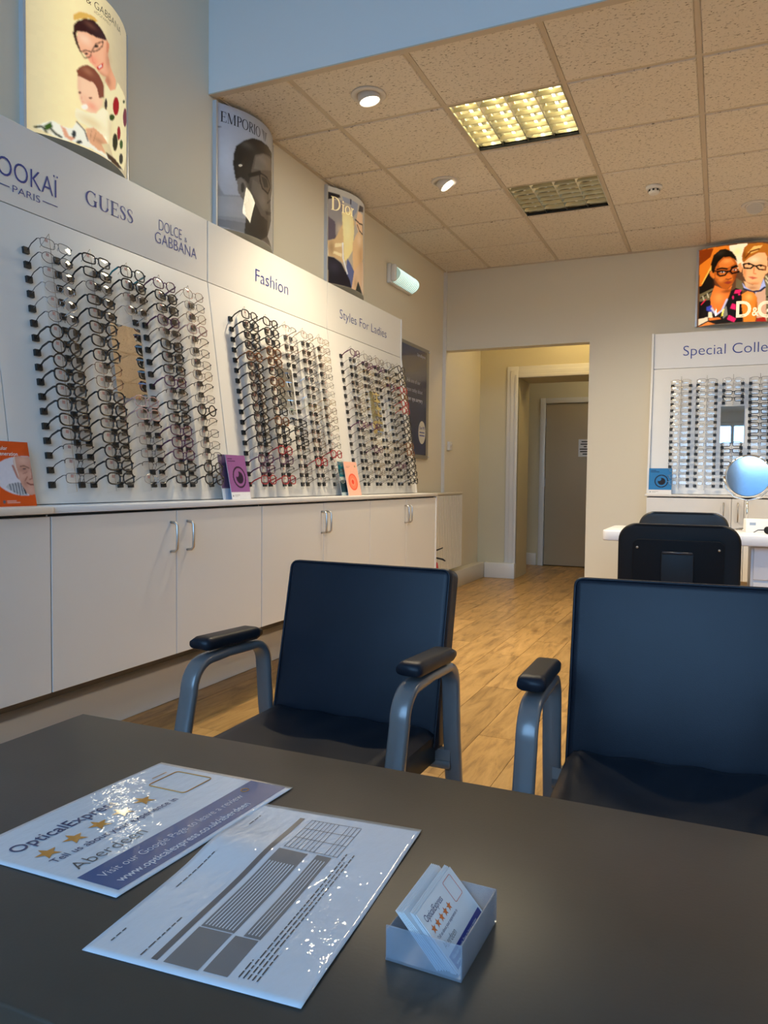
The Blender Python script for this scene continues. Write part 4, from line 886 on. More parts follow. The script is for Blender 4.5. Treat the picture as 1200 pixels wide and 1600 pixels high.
def choose(panel, i, r):
    b4 = ['black round-cornered','black upswept','dark round','black narrow rectangular']
    thin = ['fine silver oval','fine gunmetal oval','fine gunmetal rectangular','fine gold rectangular','fine bronze upswept','rimless clear']
    if panel == 0:
        if i == 0: return random.choice(['fine gunmetal oval','fine gunmetal rectangular','fine silver oval']) if r < 6 else (random.choice(b4[:3]) if r < 14 else random.choice(['half-rimmed dark','fine gunmetal rectangular']))
        if i == 1: return random.choice(['fine gunmetal oval','black narrow rectangular','fine gunmetal rectangular']) if r < 4 else (random.choice(b4) if r not in (8,9) else 'fine bronze upswept')
        if i == 2: return 'black with teal temples' if r == 0 else ('black round-cornered' if r == 1 else random.choice(['fine gunmetal rectangular','half-rimmed dark','pale pink','fine silver oval']))
        if i == 3: return random.choice(['black narrow rectangular','plum upswept','half-rimmed dark','black upswept']) 
        return random.choice(['fine gunmetal rectangular','fine bronze upswept','pale pink','half-rimmed dark','plum upswept']) if r < 10 else random.choice(['half-rimmed dark','dark round','fine gunmetal rectangular'])
    if panel == 1:
        if i <= 1: return random.choice(['tortoiseshell','black upswept','dark round','black round-cornered']) if r < 13 else random.choice(['red plastic','plum upswept','half-rimmed dark','fine gold rectangular'])
        if i == 2 and 9 < r < 13: return 'black narrow rectangular'
        return random.choice(thin+['half-rimmed dark','red plastic' if r > 12 else 'fine bronze upswept'])
    if panel == 2:
        if i == 4: return 'red plastic' if r in (3,5,6) else ('tortoiseshell' if r in (4,11,12) else random.choice(['black round-cornered','black upswept','dark round']))
        return random.choice(thin+['half-rimmed dark','plum upswept'] )
    if i < 2: return random.choice(['fine silver oval','rimless clear','fine gold rectangular','fine gunmetal rectangular'])
    return 'fine silver oval' if (i == 2 and r < 2) else random.choice(['black narrow rectangular','half-rimmed dark','black narrow rectangular'])
ARML = Matrix(((1,0,0,0),(0,LEAN.y,OUT.y,0),(0,LEAN.z,OUT.z,0),(0,0,0,1)))
PNAME = ['brand-name board','fashion board','ladies board','end wall board']
for pi, (dp, rz, loc, ncol) in enumerate(((d1_,R90,(.33,-.857,BASEZ),5),(d2_,R90,(.33,.339,BASEZ),5),(d3_,R90,(.33,1.520,BASEZ),5),(d4_,0,(2.492,3.27,BASEZ+.007),4))):
    MW = Matrix.Translation(loc) @ Matrix.Rotation(rz,4,'Z')
    for i in range(ncol):
        for r in range(17):
            if i == 2 and 4 <= r <= 9: continue
            if pi == 1 and i == 0 and r < 2 and r == 0 and False: continue
            k = choose(pi, i, r); front, lens, tb = STY[k]
            g = empty('eyeglasses', (0,0,0))
            tag(g, '%s glasses, %s row, %s column of the %s' % (k, ORD[r], CN[i], PNAME[pi]), 'glasses', 'spectacles on the '+PNAME[pi])
            p = P((i-2)*PITCH_C + random.uniform(-.002,.002), ROW1-r*PITCH_R, .077)
            g.matrix_world = MW @ Matrix.Translation(p) @ ARML @ Matrix.Rotation(random.uniform(-.03,.03),4,'Z') @ Matrix.Rotation(random.uniform(-.03,.03),4,'X')
            inst('frame_front', front, g)
            for s in (0,1): inst('lens', lens[s], g); inst('temple', tb[s], g)
            if pi < 2 and random.random() < .85: inst('lens_sticker', stk_me, g)
# ================================================================ LEAFLETS ON THE SHELVES
def plain(c): return lambda U,V: np.ones(U.shape+(3,))*np.array(c)
def ell(cx, cy, rx, ry, n=24): return [(cx+rx*math.cos(2*math.pi*k/n), cy+ry*math.sin(2*math.pi*k/n)) for k in range(n)]
INK = print_mat('leaflet_ink', 0, .3)
def leaflet(loc, rz, W, H, lean, shapes, bgc, label, texts=(), n=90):
    t = empty('leaflet', loc, rz, label, 'leaflet', 'leaflets propped on the shelves')
    ca, sa = math.cos(lean), math.sin(lean)
    f = lambda x,y,o=0.0:(x, y*sa-o*ca, y*ca+o*sa)
    MB().prism([(0,0),(W,0),(W,H),(0,H)], lambda x,y,o:f(x,y,o), -.002, 0).build('card', M_paper, t)
    s = picture('printed_face', shapes, bgc if callable(bgc) else plain(bgc), lambda U,V:(W*U, H*V*sa-.0006*ca, H*V*ca+.0006*sa), n, int(n*1.35), INK, t, H/W, .02)
    for (txt,x,y,cap,w,m) in texts: letters('lettering', glyphs(txt), cap, lambda a,b:f(x+a,y+b,.0012), m, s, 0, w)
    return t
TW = mat('white_print',(.85,.85,.85),.4); TD = mat('dark_print',(.03,.03,.04),.4)
OR = (.62,.085,.012)
face = [("P",(0.6,0.6,0.68),0,[(1.535,0.470),(1.506,0.422),(1.462,0.375),(1.403,0.331),(1.333,0.290),(1.251,0.253),(1.161,0.222),(1.065,0.196),(0.964,0.178),(0.860,0.167),(0.756,0.163),(0.653,0.167),(0.553,0.178),(0.458,0.196),(0.370,0.222),(0.291,0.253),(0.222,0.290),(0.165,0.331),(0.122,0.375),(0.095,0.422),(0.085,0.470),(0.092,0.518),(0.118,0.565),(0.163,0.610),(0.225,0.651),(0.305,0.688),(0.400,0.719),(0.508,0.744),(0.625,0.763),(0.749,0.774),(0.875,0.778),(0.999,0.774),(1.118,0.763),(1.227,0.744),(1.323,0.719),(1.404,0.688),(1.468,0.651),(1.513,0.610),(1.539,0.565),(1.546,0.518)]),
 ("P",(0.42,0.45,0.5),0,[(0.319,0.293),(0.402,0.345),(0.597,0.365),(0.699,0.365),(0.744,0.267),(0.785,0.166),(0.651,0.163),(0.510,0.202)]),
 ("L",(0.1,0.11,0.15),0.012,[(0.422,0.339),(0.436,0.254)]),
 ("L",(0.1,0.11,0.15),0.012,[(0.493,0.345),(0.507,0.218)]),
 ("L",(0.1,0.11,0.15),0.012,[(0.560,0.355),(0.573,0.199)]),
 ("L",(0.1,0.11,0.15),0.012,[(0.627,0.362),(0.634,0.182)]),
 ("L",(0.1,0.11,0.15),0.012,[(0.687,0.352),(0.702,0.189)]),
 ("P",(0.56,0.31,0.24),0,[(0.600,0.762),(0.712,0.777),(0.988,0.767),(1.124,0.430),(1.108,0.189),(0.863,0.169),(0.774,0.215),(0.712,0.319),(0.674,0.404),(0.644,0.410),(0.594,0.508),(0.589,0.638)]),
 ("P",(0.4,0.18,0.15),0,[(0.533,0.632),(0.578,0.640),(0.606,0.560),(0.652,0.430),(0.655,0.414),(0.612,0.443),(0.558,0.567)]),
 ("P",(0.66,0.58,0.54),0,[(0.599,0.759),(0.635,0.769),(0.635,0.612),(0.666,0.495),(0.675,0.410),(0.645,0.495),(0.606,0.599)]),
 ("P",(0.05,0.05,0.06),0,[(0.712,0.319),(0.779,0.241),(0.805,0.169),(0.752,0.195)]),
 ("B",(0.68,0.42,0.34),0.7,[(0.825,0.710),(0.14,0.07)]),
 ("B",(0.66,0.38,0.3),0.6,[(0.756,0.463),(0.08,0.06)]),
 ("B",(0.4,0.2,0.15),0.7,[(0.799,0.358),(0.05,0.06)]),
 ("B",(0.64,0.38,0.31),0.6,[(0.973,0.495),(0.05,0.08)]),
 ("B",(0.62,0.36,0.29),0.6,[(0.908,0.248),(0.08,0.05)]),
 ("B",(0.36,0.17,0.13),0.6,[(0.796,0.567),(0.1,0.04)]),
 ("L",(0.25,0.13,0.1),0.014,[(0.740,0.616),(0.830,0.627),(0.943,0.593)]),
 ("P",(0.05,0.04,0.05),0,[(0.771,0.579),(0.823,0.590),(0.886,0.581),(0.823,0.567)]),
 ("L",(0.38,0.19,0.15),0.01,[(0.774,0.505),(0.840,0.515),(0.887,0.537)]),
 ("L",(0.34,0.15,0.11),0.014,[(0.870,0.456),(0.806,0.397)]),
 ("L",(0.34,0.15,0.11),0.012,[(1.003,0.593),(0.984,0.430),(0.912,0.410)]),
 ("L",(0.2,0.07,0.06),0.016,[(0.841,0.362),(0.911,0.336),(0.996,0.334)])]
leaflet((.37,-1.567,.9486),R90,.160,.212,.20,face+[('L',(.75,.6,.55),.007,[(.31,.085),(.52,.085)]),('L',(.75,.6,.55),.007,[(.31,.06),(.60,.06)]),('P',(.12,.12,.14),0,ell(.24,.072,.035,.026))],OR,'orange leaflet with an old man\'s portrait in a white oval',
  (('Macular',.020,.183,.0130,.058,TW),('Degeneration',.020,.165,.0130,.094,TW)))
def eyeleaf(base, ink, low, R, asp):
    c = lambda x,y,r: ell(x,y,r,r*asp)
    s = [('P',low,0,[(0,0),(1,0),(1,.16),(0,.16)]),('P',ink,0,c(.55,.50,R)),('P',base,0,c(.55,.50,R*.84)),('P',ink,0,c(.56,.49,R*.56)),('P',base,0,c(.56-R*.36,.49+R*.36*asp,R*.30))]
    s += [('L',(.4,.4,.4),.008,[(.16,.095),(.42,.095)]),('L',(.4,.4,.4),.008,[(.16,.065),(.32,.065)]),('P',(.1,.1,.1),0,ell(.08,.08,.025,.018))]
    s += [('L',ink,.012,[(.08,.915),(.30,.915)]),('L',ink,.012,[(.08,.86),(.44,.86)])]
    return s
PU = (.29,.11,.30)
leaflet((.395,-.348,.9485),R90,.152,.208,.20,eyeleaf(PU,(.03,.015,.035),(.75,.75,.76),.34,.73),PU,'purple leaflet with a round dark eye symbol')
leaflet((.372,-.385,.9485),R90,.150,.208,.17,[('P',(.5,.58,.72),0,[(0,0),(1,0),(1,.25),(0,.25)])],(.10,.07,.16),'dark blue leaflet tucked behind the purple one')
PK = (.86,.46,.34)
leaflet((.39,.846,.9485),R90,.176,.208,.20,[('P',(.86,.10,.045),0,ell(.50,.40,.345,.25)),('P',(.90,.22,.12),0,ell(.50,.40,.29,.21)),('P',(.92,.30,.19),0,ell(.49,.40,.16,.115)),('P',(.80,.07,.03),0,ell(.48,.40,.095,.07)),('L',(.55,.25,.2),.008,[(.15,.86),(.45,.86)]),('L',(.55,.25,.2),.008,[(.15,.83),(.35,.83)]),('P',(.35,.3,.15),0,ell(.82,.87,.05,.03))],PK,'pale pink leaflet with a red ringed target symbol')
leaflet((.368,.80,.9485),R90,.12,.208,.17,[('P',(.01,.14,.20),0,[(0,.55),(1,.55),(1,.98),(0,.98)]),('P',(.02,.05,.07),0,[(0,.1),(1,.1),(1,.45),(0,.45)])],(.45,.55,.55),'teal patterned leaflet tucked behind the pink one')
BL = (.035,.20,.48)
leaflet((1.892,3.222,.9555),0,.174,.208,.15,eyeleaf(BL,(.02,.02,.03),(.75,.75,.75),.30,.837),BL,'blue leaflet with a round eye symbol on the end wall shelf')
# ================================================================ LEFT WALL FITTINGS
e = empty('emergency_light', (0,2.25,2.58), R90, 'small ribbed emergency light glowing pale green on the wall', 'emergency light')
soft(e,'base',M_white,0,.46,-.035,0,0,.15,.008,2)
soft(e,'end_cap',M_white,0,.03,-.075,-.035,.012,.14,.008,2)
pr = [(-.035,.010)]+[(-.035-.062*math.sin(math.pi*k/10)**.6, .012+.126*k/10) for k in range(1,10)]+[(-.035,.140)]
MB().prism(pr, lambda y,z,x:(x,y,z), .03, .455).build('diffuser', mat('pale_green_diffuser',(.55,.72,.66),.25,emis=(.55,.95,.85),estr=.16), e, True)
for k in range(14):
    x = .05+.029*k; MB().prism([(y*1.045-.0005,z) for y,z in pr], lambda y,z,q:(q,y,z), x, x+.010).build('rib', mat('green_rib',(.68,.85,.80),.2,emis=(.75,1,.92),estr=.85), e, True)
p = empty('framed_poster', (.003,2.42,1.23), R90, 'framed dark blue eye surgery poster partly hidden behind the ladies board', 'poster')
MB().box(0,.74,-.018,0,0,.965).build('clear_backing', clear_mat('frame_acrylic',(.9,.9,.88),.05,.05,(.62,.60,.52),.6), p)
pb = MB().box(.03,.675,-.020,-.018,.035,.935).build('blue_sheet', mat('navy_poster_print',(.030,.042,.115),.25,var=.12,vscale=3,coat=.3), p)
PT = mat('pale_poster_print',(.62,.62,.66),.5)
pf = lambda x,z: (lambda a,b:(x+a,-.0212,z+b))
letters('lettering', glyphs('OpticalExpress',.01), .026, pf(.44,.875), PT, pb, 0, .20)
for s_, z, w, th in (('Ask one of our',.635,.305,-.01),('team today about',.56,.360,-.01),('laser eye surgery',.485,.365,.015)): letters('lettering', glyphs(s_,th), .036, pf(.215,z), PT, pb, 0, w)
MB().prism(ell(.575,.23,.085,.10), lambda x,z,y:(x,y,z), -.0205, -.0215).build('round_badge', mat('cream_badge',(.70,.68,.58),.5), pb)
letters('lettering', glyphs('Over 99%',.01), .028, lambda a,b:(.510+a,-.0222,.255+b), M_navy, pb, 0, .13)
for z in (.225,.198): MB().box(.515,.635,-.0222,-.0216,z,z+.009).build('printed_line', M_navy, pb)
for x in (.015,.725):
    for z in (.02,.945): MB().lathe([(.008,0),(.008,.010),(.005,.013)],12,M=Matrix.Rotation(math.pi/2,4,'X')).build('stud', M_chrome, p, True, loc=(x,-.018,z))
# radiator
r = empty('radiator', (.003,2.98,.19), R90, 'white ribbed panel radiator between the cabinets and the opening', 'radiator')
MB().box(0,.93,-.062,-.045,0,.725).build('panel', mat('radiator_enamel',(.72,.66,.54),.35), r, bevel=.006, seg=2)
MB().box(-.004,.934,-.106,-.035,.722,.742).build('top_grille', mat('radiator_enamel',(.72,.66,.54),.35), r, bevel=.003, seg=2)
fm = MB().prism([(-.012,-.062),(-.011,-.104),(-.007,-.110),(.007,-.110),(.011,-.104),(.012,-.062)], lambda x,y,z:(x,y,z), .02, .715).mesh('flute', mat('radiator_enamel',(.72,.66,.54),.35))
for k in range(20): inst('flute', fm, r, (.022+.0466*k,0,0))
MB().box(.1,.14,-.045,0,.6,.66).box(.78,.82,-.045,0,.6,.66).build('bracket', M_white, r)
# fire extinguisher tucked behind the cabinet end
x = empty('fire_extinguisher', (.375,2.33,0), .5, 'red fire extinguisher almost hidden behind the cabinet end', 'fire extinguisher')
MB().lathe([(.05,0),(.055,.01),(.055,.36),(.048,.40),(.022,.425),(.018,.44)],20).build('cylinder', mat('red_enamel',(.42,.012,.02),.3), x, True)
MB().lathe([(.018,.44),(.020,.475),(.012,.485)],12).build('valve', M_steel, x, True)
MB().prism([(-.01,.475),(.085,.515),(.088,.523),(-.01,.487)], lambda a,b,c:(a,c,b), -.010,.010).build('lever', M_black, x)
MB().prism([(-.01,.455),(.09,.435),(.11,.420),(.105,.412),(.08,.424),(-.01,.445)], lambda a,b,c:(a,c,b), -.010,.010).build('carry_handle', M_black, x)
MB().tube([(-.02,0,.46),(-.07,0,.44),(-.078,0,.3),(-.07,0,.12)],.009,8).build('hose', M_black, x, True)
s = empty('thermostat', (0,3.735,1.335), R90, 'small white thermostat box on the recess side wall', 'thermostat')
soft(s,'body',M_white,0,.075,-.028,0,0,.085,.005,2); MB().lathe([(.014,0),(.013,.008)],16,M=Matrix.Rotation(math.pi/2,4,'X')).build('dial', M_white, s, True, loc=(.037,-.028,.05))
# ================================================================ ARMCHAIRS
def armchair(px, py, yaw, label):
    t = empty('armchair', (px,py,0), yaw, label, 'armchair', 'black armchairs with grey frames')
    yb, zb, yt, zt, hw, th = .271, .345, .376, .806, .259, .078
    up = Vector((0,yt-yb,zt-zb)); Lb = up.length; ang = math.atan2(yt-yb, zt-zb)
    bk = MB().box(-hw,hw,0,th,-.02,Lb).build('backrest', M_leather, t, bevel=.022, seg=4, loc=(0,yb,zb), rot=(-ang,0,0))
    pts = [(q[0],.004,q[1]) for q in rrect(-hw+.006,hw-.006,-.014,Lb-.006,.02,4)]
    MB().tube(pts,.0032,6,True).build('piping', M_leather, bk, True)
    # seat with a sagging, creased top
    nx, ny = 28, 28; b = MB(); vs = []
    y0, y1, hs = -.185, .285, .252
    for j in range(ny+1):
        for i in range(nx+1):
            u, v = i/nx*2-1, j/ny*2-1
            e_ = min(1-abs(u), 1-abs(v)); ed = min(1, e_/.16)
            z = .398 - .030*(1-ed)**2 - .012*(1-u*u)*(1-v*v) + .004*math.sin(7*u+3*v)*ed*(1-abs(v)) + .005*math.sin(12*u-2*v*v+1)*ed*max(0,v-.25)
            vs.append((u*hs, (y0+y1)/2+v*(y1-y0)/2, z))
    n1 = nx+1
    b.add(vs, [(j*n1+i, j*n1+i+1, (j+1)*n1+i+1, (j+1)*n1+i) for j in range(ny) for i in range(nx)])
    b.box(-hs,hs,y0,y1,.30,.369)
    b.build('seat', M_leather, t, True)
    path = [(-.175,.0),(-.150,.10),(-.085,.36),(-.050,.500)]+arc(.022,.500,.072,175,95,7)[0:]+[(.10,.5745),(.19,.571)]+arc(.222,.505,.066,85,8,7)+[(.300,.38),(.330,.20),(.365,.0)]
    for s_ in (-1,1):
        MB().bar(path, s_*.293, .0235, .0125).build('side_frame', M_frame, t, True)
        q = MB(); 
        prof = rrect(-.031,.031,0,.036,.014,5)
        N = 12; vs = []; fs = []
        for i in range(N+1):
            v = i/N; y = -.012+.254*v; ee = max(0,1-min(v,1-v)/.085); sc = .62+.38*math.sqrt(max(0,1-ee*ee)); z = .596-.010*v+0
            for a_, b2 in prof: vs.append((s_*.2945+a_*(.80+.20*sc), y, z+.018+(b2-.018)*sc))
        m_ = len(prof)
        for i in range(N):
            for k in range(m_): fs.append((i*m_+k, i*m_+(k+1)%m_, (i+1)*m_+(k+1)%m_, (i+1)*m_+k))
        fs += [tuple(range(m_-1,-1,-1)), tuple(range(N*m_,(N+1)*m_))]
        q.add(vs, fs).build('armrest_pad', M_leather, t, True)
        MB().lathe([(.0005,.0),(.011,.0),(.012,-.006),(.007,-.013)],14,M=Matrix.Rotation(s_*-math.pi/2,4,'Y')).build('bolt', M_steel, t, True, loc=(s_*.266,.322,.31))
        MB().box(min(s_*.15,s_*.29),max(s_*.15,s_*.29),.295,.318,.285,.33).build('bracket', M_frame, t)
    MB().tube([(-.29,-.10,.285),(.29,-.10,.285)],.013,10).build('cross_rail', M_frame, t, True)
    MB().tube([(-.29,.30,.29),(.29,.30,.29)],.013,10).build('cross_rail', M_frame, t, True)
    return t
armchair(1.490,-1.627,-.016,'black armchair with grey arms in front of the cabinets, both armrests in view')
armchair(2.358,-1.618,.045,'black armchair cut off by the right picture edge, one armrest in view')
# ================================================================ TABLE WITH PAPERS
TZ = .651
tb = empty('low_table', (1.458,-2.835,0), 0, 'dark brown rectangular table in the foreground', 'table')
soft(tb,'tabletop',M_table,0,1.30,0,.553,TZ-.032,TZ,.0025,2)
for a_ in (.05,1.20):
    for b2 in (.04,.46): soft(tb,'leg',M_table,a_,a_+.05,b2,b2+.05,0,TZ-.032,.003,2)
MB().box(.06,1.24,.06,.075,TZ-.10,TZ-.032).box(.06,1.24,.475,.49,TZ-.10,TZ-.032).build('apron', M_table, tb)
# laminated sheets: a runs along the print line, b down the page
def lam_mat(name):
    m = mat(name,(.66,.70,.76),.5,var=.01,coat=1.0,coat_rough=.035)
    nt = m.node_tree; n = nt.nodes; l = nt.links; b = n['Principled BSDF']
    tc = n.new('ShaderNodeTexCoord'); mp = n.new('ShaderNodeMapping'); mp.inputs['Scale'].default_value = (1,.45,1)
    nz = n.new('ShaderNodeTexNoise'); nz.inputs['Scale'].default_value = 120; nz.inputs['Detail'].default_value = 2
    l.new(tc.outputs['Object'], mp.inputs['Vector']); l.new(mp.outputs[0], nz.inputs['Vector'])
    bp = n.new('ShaderNodeBump'); bp.inputs['Strength'].default_value = .24; bp.inputs['Distance'].default_value = .004
    l.new(nz.outputs['Fac'], bp.inputs['Height']); l.new(bp.outputs[0], b.inputs['Coat Normal'])
    return m
LAM = lam_mat('laminated_paper')
def gloss_ink(name, c):
    m = mat(name, c, .5, var=.03, coat=.6, coat_rough=.06); return m
I_navy = gloss_ink('navy_sheet_ink',(.022,.035,.13)); I_band = gloss_ink('blue_band_ink',(.012,.072,.24)); I_gold = gloss_ink('gold_star_ink',(.62,.26,.03))
I_grey = gloss_ink('grey_sheet_ink',(.115,.115,.125)); I_mid = gloss_ink('mid_grey_sheet_ink',(.17,.17,.18)); I_dark = gloss_ink('dark_sheet_ink',(.05,.05,.06)); I_white = gloss_ink('white_sheet_ink',(.68,.72,.78)); I_thin = gloss_ink('brown_sheet_ink',(.09,.08,.08))
def sheet(label, NL, FL, NR, hfn):
    """NL near-left, FL far-left, NR near-right corners on the table; print runs near -> far"""
    NL, FL, NR = Vector(NL), Vector(FL), Vector(NR); A = FL-NL; B = NR-NL
    t = empty('laminated_sheet', (NL.x,NL.y,TZ), 0, label, 'laminated sheet', 'laminated sheets on the table')
    def at(a, b, o=0.0): return (A.x*a+B.x*b, A.y*a+B.y*b, .0012+hfn(a,b)+o)
    n = 40; bm = MB(); vs = [at(i/n,j/n) for j in range(n+1) for i in range(n+1)]
    bm.add(vs, [(j*(n+1)+i, (j+1)*(n+1)+i, (j+1)*(n+1)+i+1, j*(n+1)+i+1) for j in range(n) for i in range(n)])
    m1 = at
    sh = bm.build('paper', LAM, t, True)
    sm_ = sh.modifiers.new('solid','SOLIDIFY'); sm_.thickness = .0008; sm_.offset = -1
    def patch(a0,a1,b0,b1,m,nm='printed_block',o=.0003,k=14):
        bq = MB(); vs = [at(a0+(a1-a0)*i/k, b0+(b1-b0)*j, o) for j in (0,1) for i in range(k+1)]
        return bq.add(vs,[(i,k+1+i,k+2+i,i+1) for i in range(k)]).build(nm, m, sh, True)
    def text(s_, a0, b0, cap, wa, m, thin=0.0, o=.0006):
        La, Lb = A.length, B.length; gl = glyphs(s_,thin); 
        return letters('lettering', gl, cap*Lb, lambda x,y: at(a0+x/La, b0-y/Lb, o), m, sh, 0, wa*La)
    return t, sh, at, patch, text
h1 = lambda a,b: .0008*math.sin(3*a+2*b)**2
t, sh, at, patch, text = sheet('laminated review card with five gold stars and a blue band', (1.705,-2.692),(1.724,-2.402),(1.914,-2.690),h1)
text('OpticalExpress',.075,.262,.088,.475,I_navy,.006)
for k in range(5):
    a0, b0 = .12+.1253*k, .395-.012*k
    MB().add([at(a0+x/.29, b0-y/.2, .0006) for x,y in [(0,0)]+star_pts(0,0,.0135)],[(0,1+i,1+(i+1)%10) for i in range(10)]).build('star', I_gold, sh)
text('Tell us about your experience in',.078,.512,.050,.615,I_navy,.004)
text('Aberdeen',.078,.664,.085,.325,I_thin,-.012)
patch(.035,.985,.715,.965,I_band); 
text('Visit our Google Page to leave a review',.075,.825,.052,.755,I_white,-.006)
text('www.opticalexpress.co.uk/aberdeen',.078,.925,.050,.70,I_white,.010)
MB().tube([at(.885+.018*math.cos(q),.772+.022*math.sin(q),.0006) for q in [k*math.pi/4 for k in range(8)]],.0006,4,True).build('house_mark', I_gold, sh)
fr = [at(a_,b_,.0007) for a_,b_ in rrect(.752,.937,.205,.478,.02,3)]
MB().tube(fr,.0007,4,True).build('empty_code_frame', I_gold, sh, True)
patch(.82,.91,.150,.158,I_gold,'printed_word',.0005,3)
h2 = lambda a,b: .006*math.exp(-((a-.66)/.14)**2)*(1-b)**2 + .0015*math.sin(4*a+1)**2*b + .003*max(0,a-.93)*b
t, sh, at, patch, text = sheet('laminated price list sheet with grey table columns', (1.945,-2.762),(1.923,-2.455),(2.147,-2.748),h2)
patch(.031,.932,.304,.334,I_grey,k=26)
patch(.031,.200,.363,.525,I_mid); patch(.205,.685,.366,.53,I_mid,k=22)
patch(.035,.198,.545,.655,I_mid); patch(.203,.692,.578,.660,I_mid,k=22)
for k in range(9): patch(.215,.60,.378+.0165*k,.384+.0165*k,I_white,'printed_line',.0005,20)
for k in range(4): patch(.215,.66,.590+.0165*k,.595+.0165*k,I_white,'printed_line',.0005,20)
for k in range(8): patch(.70,.926,.38+.024*k,.383+.024*k,I_grey,'printed_line',.0005,12)
for k in range(4): patch(.70,.926,.61+.024*k,.613+.024*k,I_grey,'printed_line',.0005,12)
for a_ in (.70,.78,.855,.925): patch(a_,a_+.003,.38,.685,I_grey,'printed_line',.0006,2)
for a0,a1,b0 in ((.355,.575,.075),(.033,.222,.248),(.058,.125,.070),(.808,.895,.075),(.045,.735,.715),(.045,.68,.735),(.045,.735,.755),(.045,.12,.695),(.045,.16,.775)): 
    x = a0
    while x < a1:
        w = min(random.uniform(.012,.035), a1-x); patch(x,x+w,b0,b0+.006,I_dark,'printed_word',.0005,2); x += w+.006
# card holder and cards
bxm = (2.180,-2.667); 
ch = empty('card_holder', (bxm[0],bxm[1],TZ), math.radians(-1.5), 'small frosted plastic card box on the table', 'card holder')
WX, WY, HB, tk = .066, .094, .030, .0014
MB().box(0,WX,0,WY,.0006,.0022).build('bottom', M_frost, ch)
MB().box(0,WX,0,tk,.0022,HB).build('near_side', M_frost, ch, bevel=.0005, seg=1); MB().box(0,WX,WY-tk,WY,.0022,HB).build('far_side', M_frost, ch, bevel=.0005, seg=1)
MB().box(WX-tk,WX,tk,WY-tk,.0022,HB).build('right_side', M_frost, ch, bevel=.0005, seg=1); MB().box(0,tk,tk,WY-tk,.0022,HB-.004).build('left_side', M_frost, ch, bevel=.0005, seg=1)
card_me = MB().box(0,.085,0,.055,-.0004,0).mesh('card_stock', M_paper)
def card(x0, ang, dy, label, printed):
    c = empty('review_card', (0,0,0), 0, label, 'card', 'cards in the plastic box')
    # card frame: e1 along +y (print line), e2 up the leaning card, n facing right/up
    e1 = Vector((0,1,0)); e2 = Vector((-math.cos(ang),0,math.sin(ang))); n_ = Vector((math.sin(ang),0,math.cos(ang)))
    MWc = Matrix.Translation((bxm[0]+x0, bxm[1]+.0035+dy, TZ+.0026)) @ Matrix(((e1.x,e2.x,n_.x,0),(e1.y,e2.y,n_.y,0),(e1.z,e2.z,n_.z,0),(0,0,0,1)))
    c.matrix_world = MWc
    cs = inst('card_stock', card_me, c)
    if printed:
        f = lambda x,y:(x,y,.0003)
        letters('lettering', glyphs('OpticalExpress'), .0062, lambda a,b:(.006+a,.0435+b,.0003), I_navy, cs, 0, .038)
        for k in range(5): MB().add([f(.009+.0092*k+x,.0365+y) for x,y in [(0,0)]+star_pts(0,0,.0042)],[(0,1+i,1+(i+1)%10) for i in range(10)]).build('star', mat('orange_star_ink',(.70,.16,.03),.4), cs)
        letters('lettering', glyphs('Tell us about your experience in'), .003, lambda a,b:(.006+a,.028+b,.0003), I_navy, cs, 0, .046)
        letters('lettering', glyphs('Aberdeen',-.01), .0062, lambda a,b:(.006+a,.0188+b,.0003), I_thin, cs, 0, .026)
        MB().add([f(.003,.003),f(.082,.003),f(.082,.0145),f(.003,.0145)],[(0,1,2,3)]).build('blue_band', mat('bright_blue_band',(.015,.035,.25),.4), cs)
        letters('lettering', glyphs('Visit our Google Page to leave a review'), .0028, lambda a,b:(.006+a,.0098+b,.0006), I_white, cs, 0, .062)
        letters('lettering', glyphs('www.opticalexpress.co.uk/aberdeen',.01), .0028, lambda a,b:(.006+a,.0052+b,.0006), I_white, cs, 0, .058)
        MB().tube([(q[0],q[1],.0004) for q in rrect(.058,.076,.033,.052,.0015,2)],.0003,4,True).build('empty_code_frame', mat('pink_frame_ink',(.6,.2,.15),.4), cs)
    return c
card(.0625, math.radians(47), 0, 'front card with orange stars and a blue band in the plastic box', True)
NTH = ('first','second','third','fourth','fifth')
for k in range(3): card(.0600-.0018*k, math.radians(47.5+.6*k), -.0005, NTH[k]+' white card tucked behind the printed one in the plastic box', False)
for k in range(5): card(.0530-.0020*k, math.radians(44.5+.8*k), .0012-.0008*k, NTH[k]+' white card of the rear bunch in the plastic box, counted from the front', False)
# ================================================================ FAR DESK
dk = empty('service_desk', (1.74,1.74,0), 0, 'white desk with a rounded left end in front of the end wall display', 'desk')
DT = MB()
po = arc(.055,.055,.055,270,180,6)+arc(.055,.575,.055,180,90,6)+[(1.75,.63),(1.75,0)]
DT.prism(po, lambda a,b,c:(a,b,c), .676, .742).build('desktop', mat('white_desk_laminate',(.74,.75,.78),.35), dk, bevel=.008, seg=2)
MB().box(.86,1.40,.10,.58,.02,.672).build('pedestal', mat('white_desk_laminate',(.74,.75,.78),.35), dk, bevel=.003, seg=1)
for z in (.05,.26,.47): MB().box(.875,1.385,.085,.10,z,z+.195).build('drawer', mat('white_desk_laminate',(.74,.75,.78),.35), dk, bevel=.003, seg=1)
MB().box(.735,.765,.12,.52,0,.676).build('leg_panel', mat('beech_edge',(.42,.32,.20),.5), dk)
MB().box(.10,.13,.12,.52,0,.676).build('leg_panel', mat('beech_edge',(.42,.32,.20),.5), dk)
MB().box(.13,.735,.50,.515,.3,.676).build('modesty_panel', mat('white_desk_laminate',(.74,.75,.78),.35), dk)
mr_ = empty('vanity_mirror', (2.585,2.26,.742), math.radians(-8), 'round tilting vanity mirror standing on the far desk', 'mirror')
MB().lathe([(.075,0),(.077,.006),(.06,.012),(.012,.02),(.009,.03)],28).build('foot', M_chrome, mr_, True)
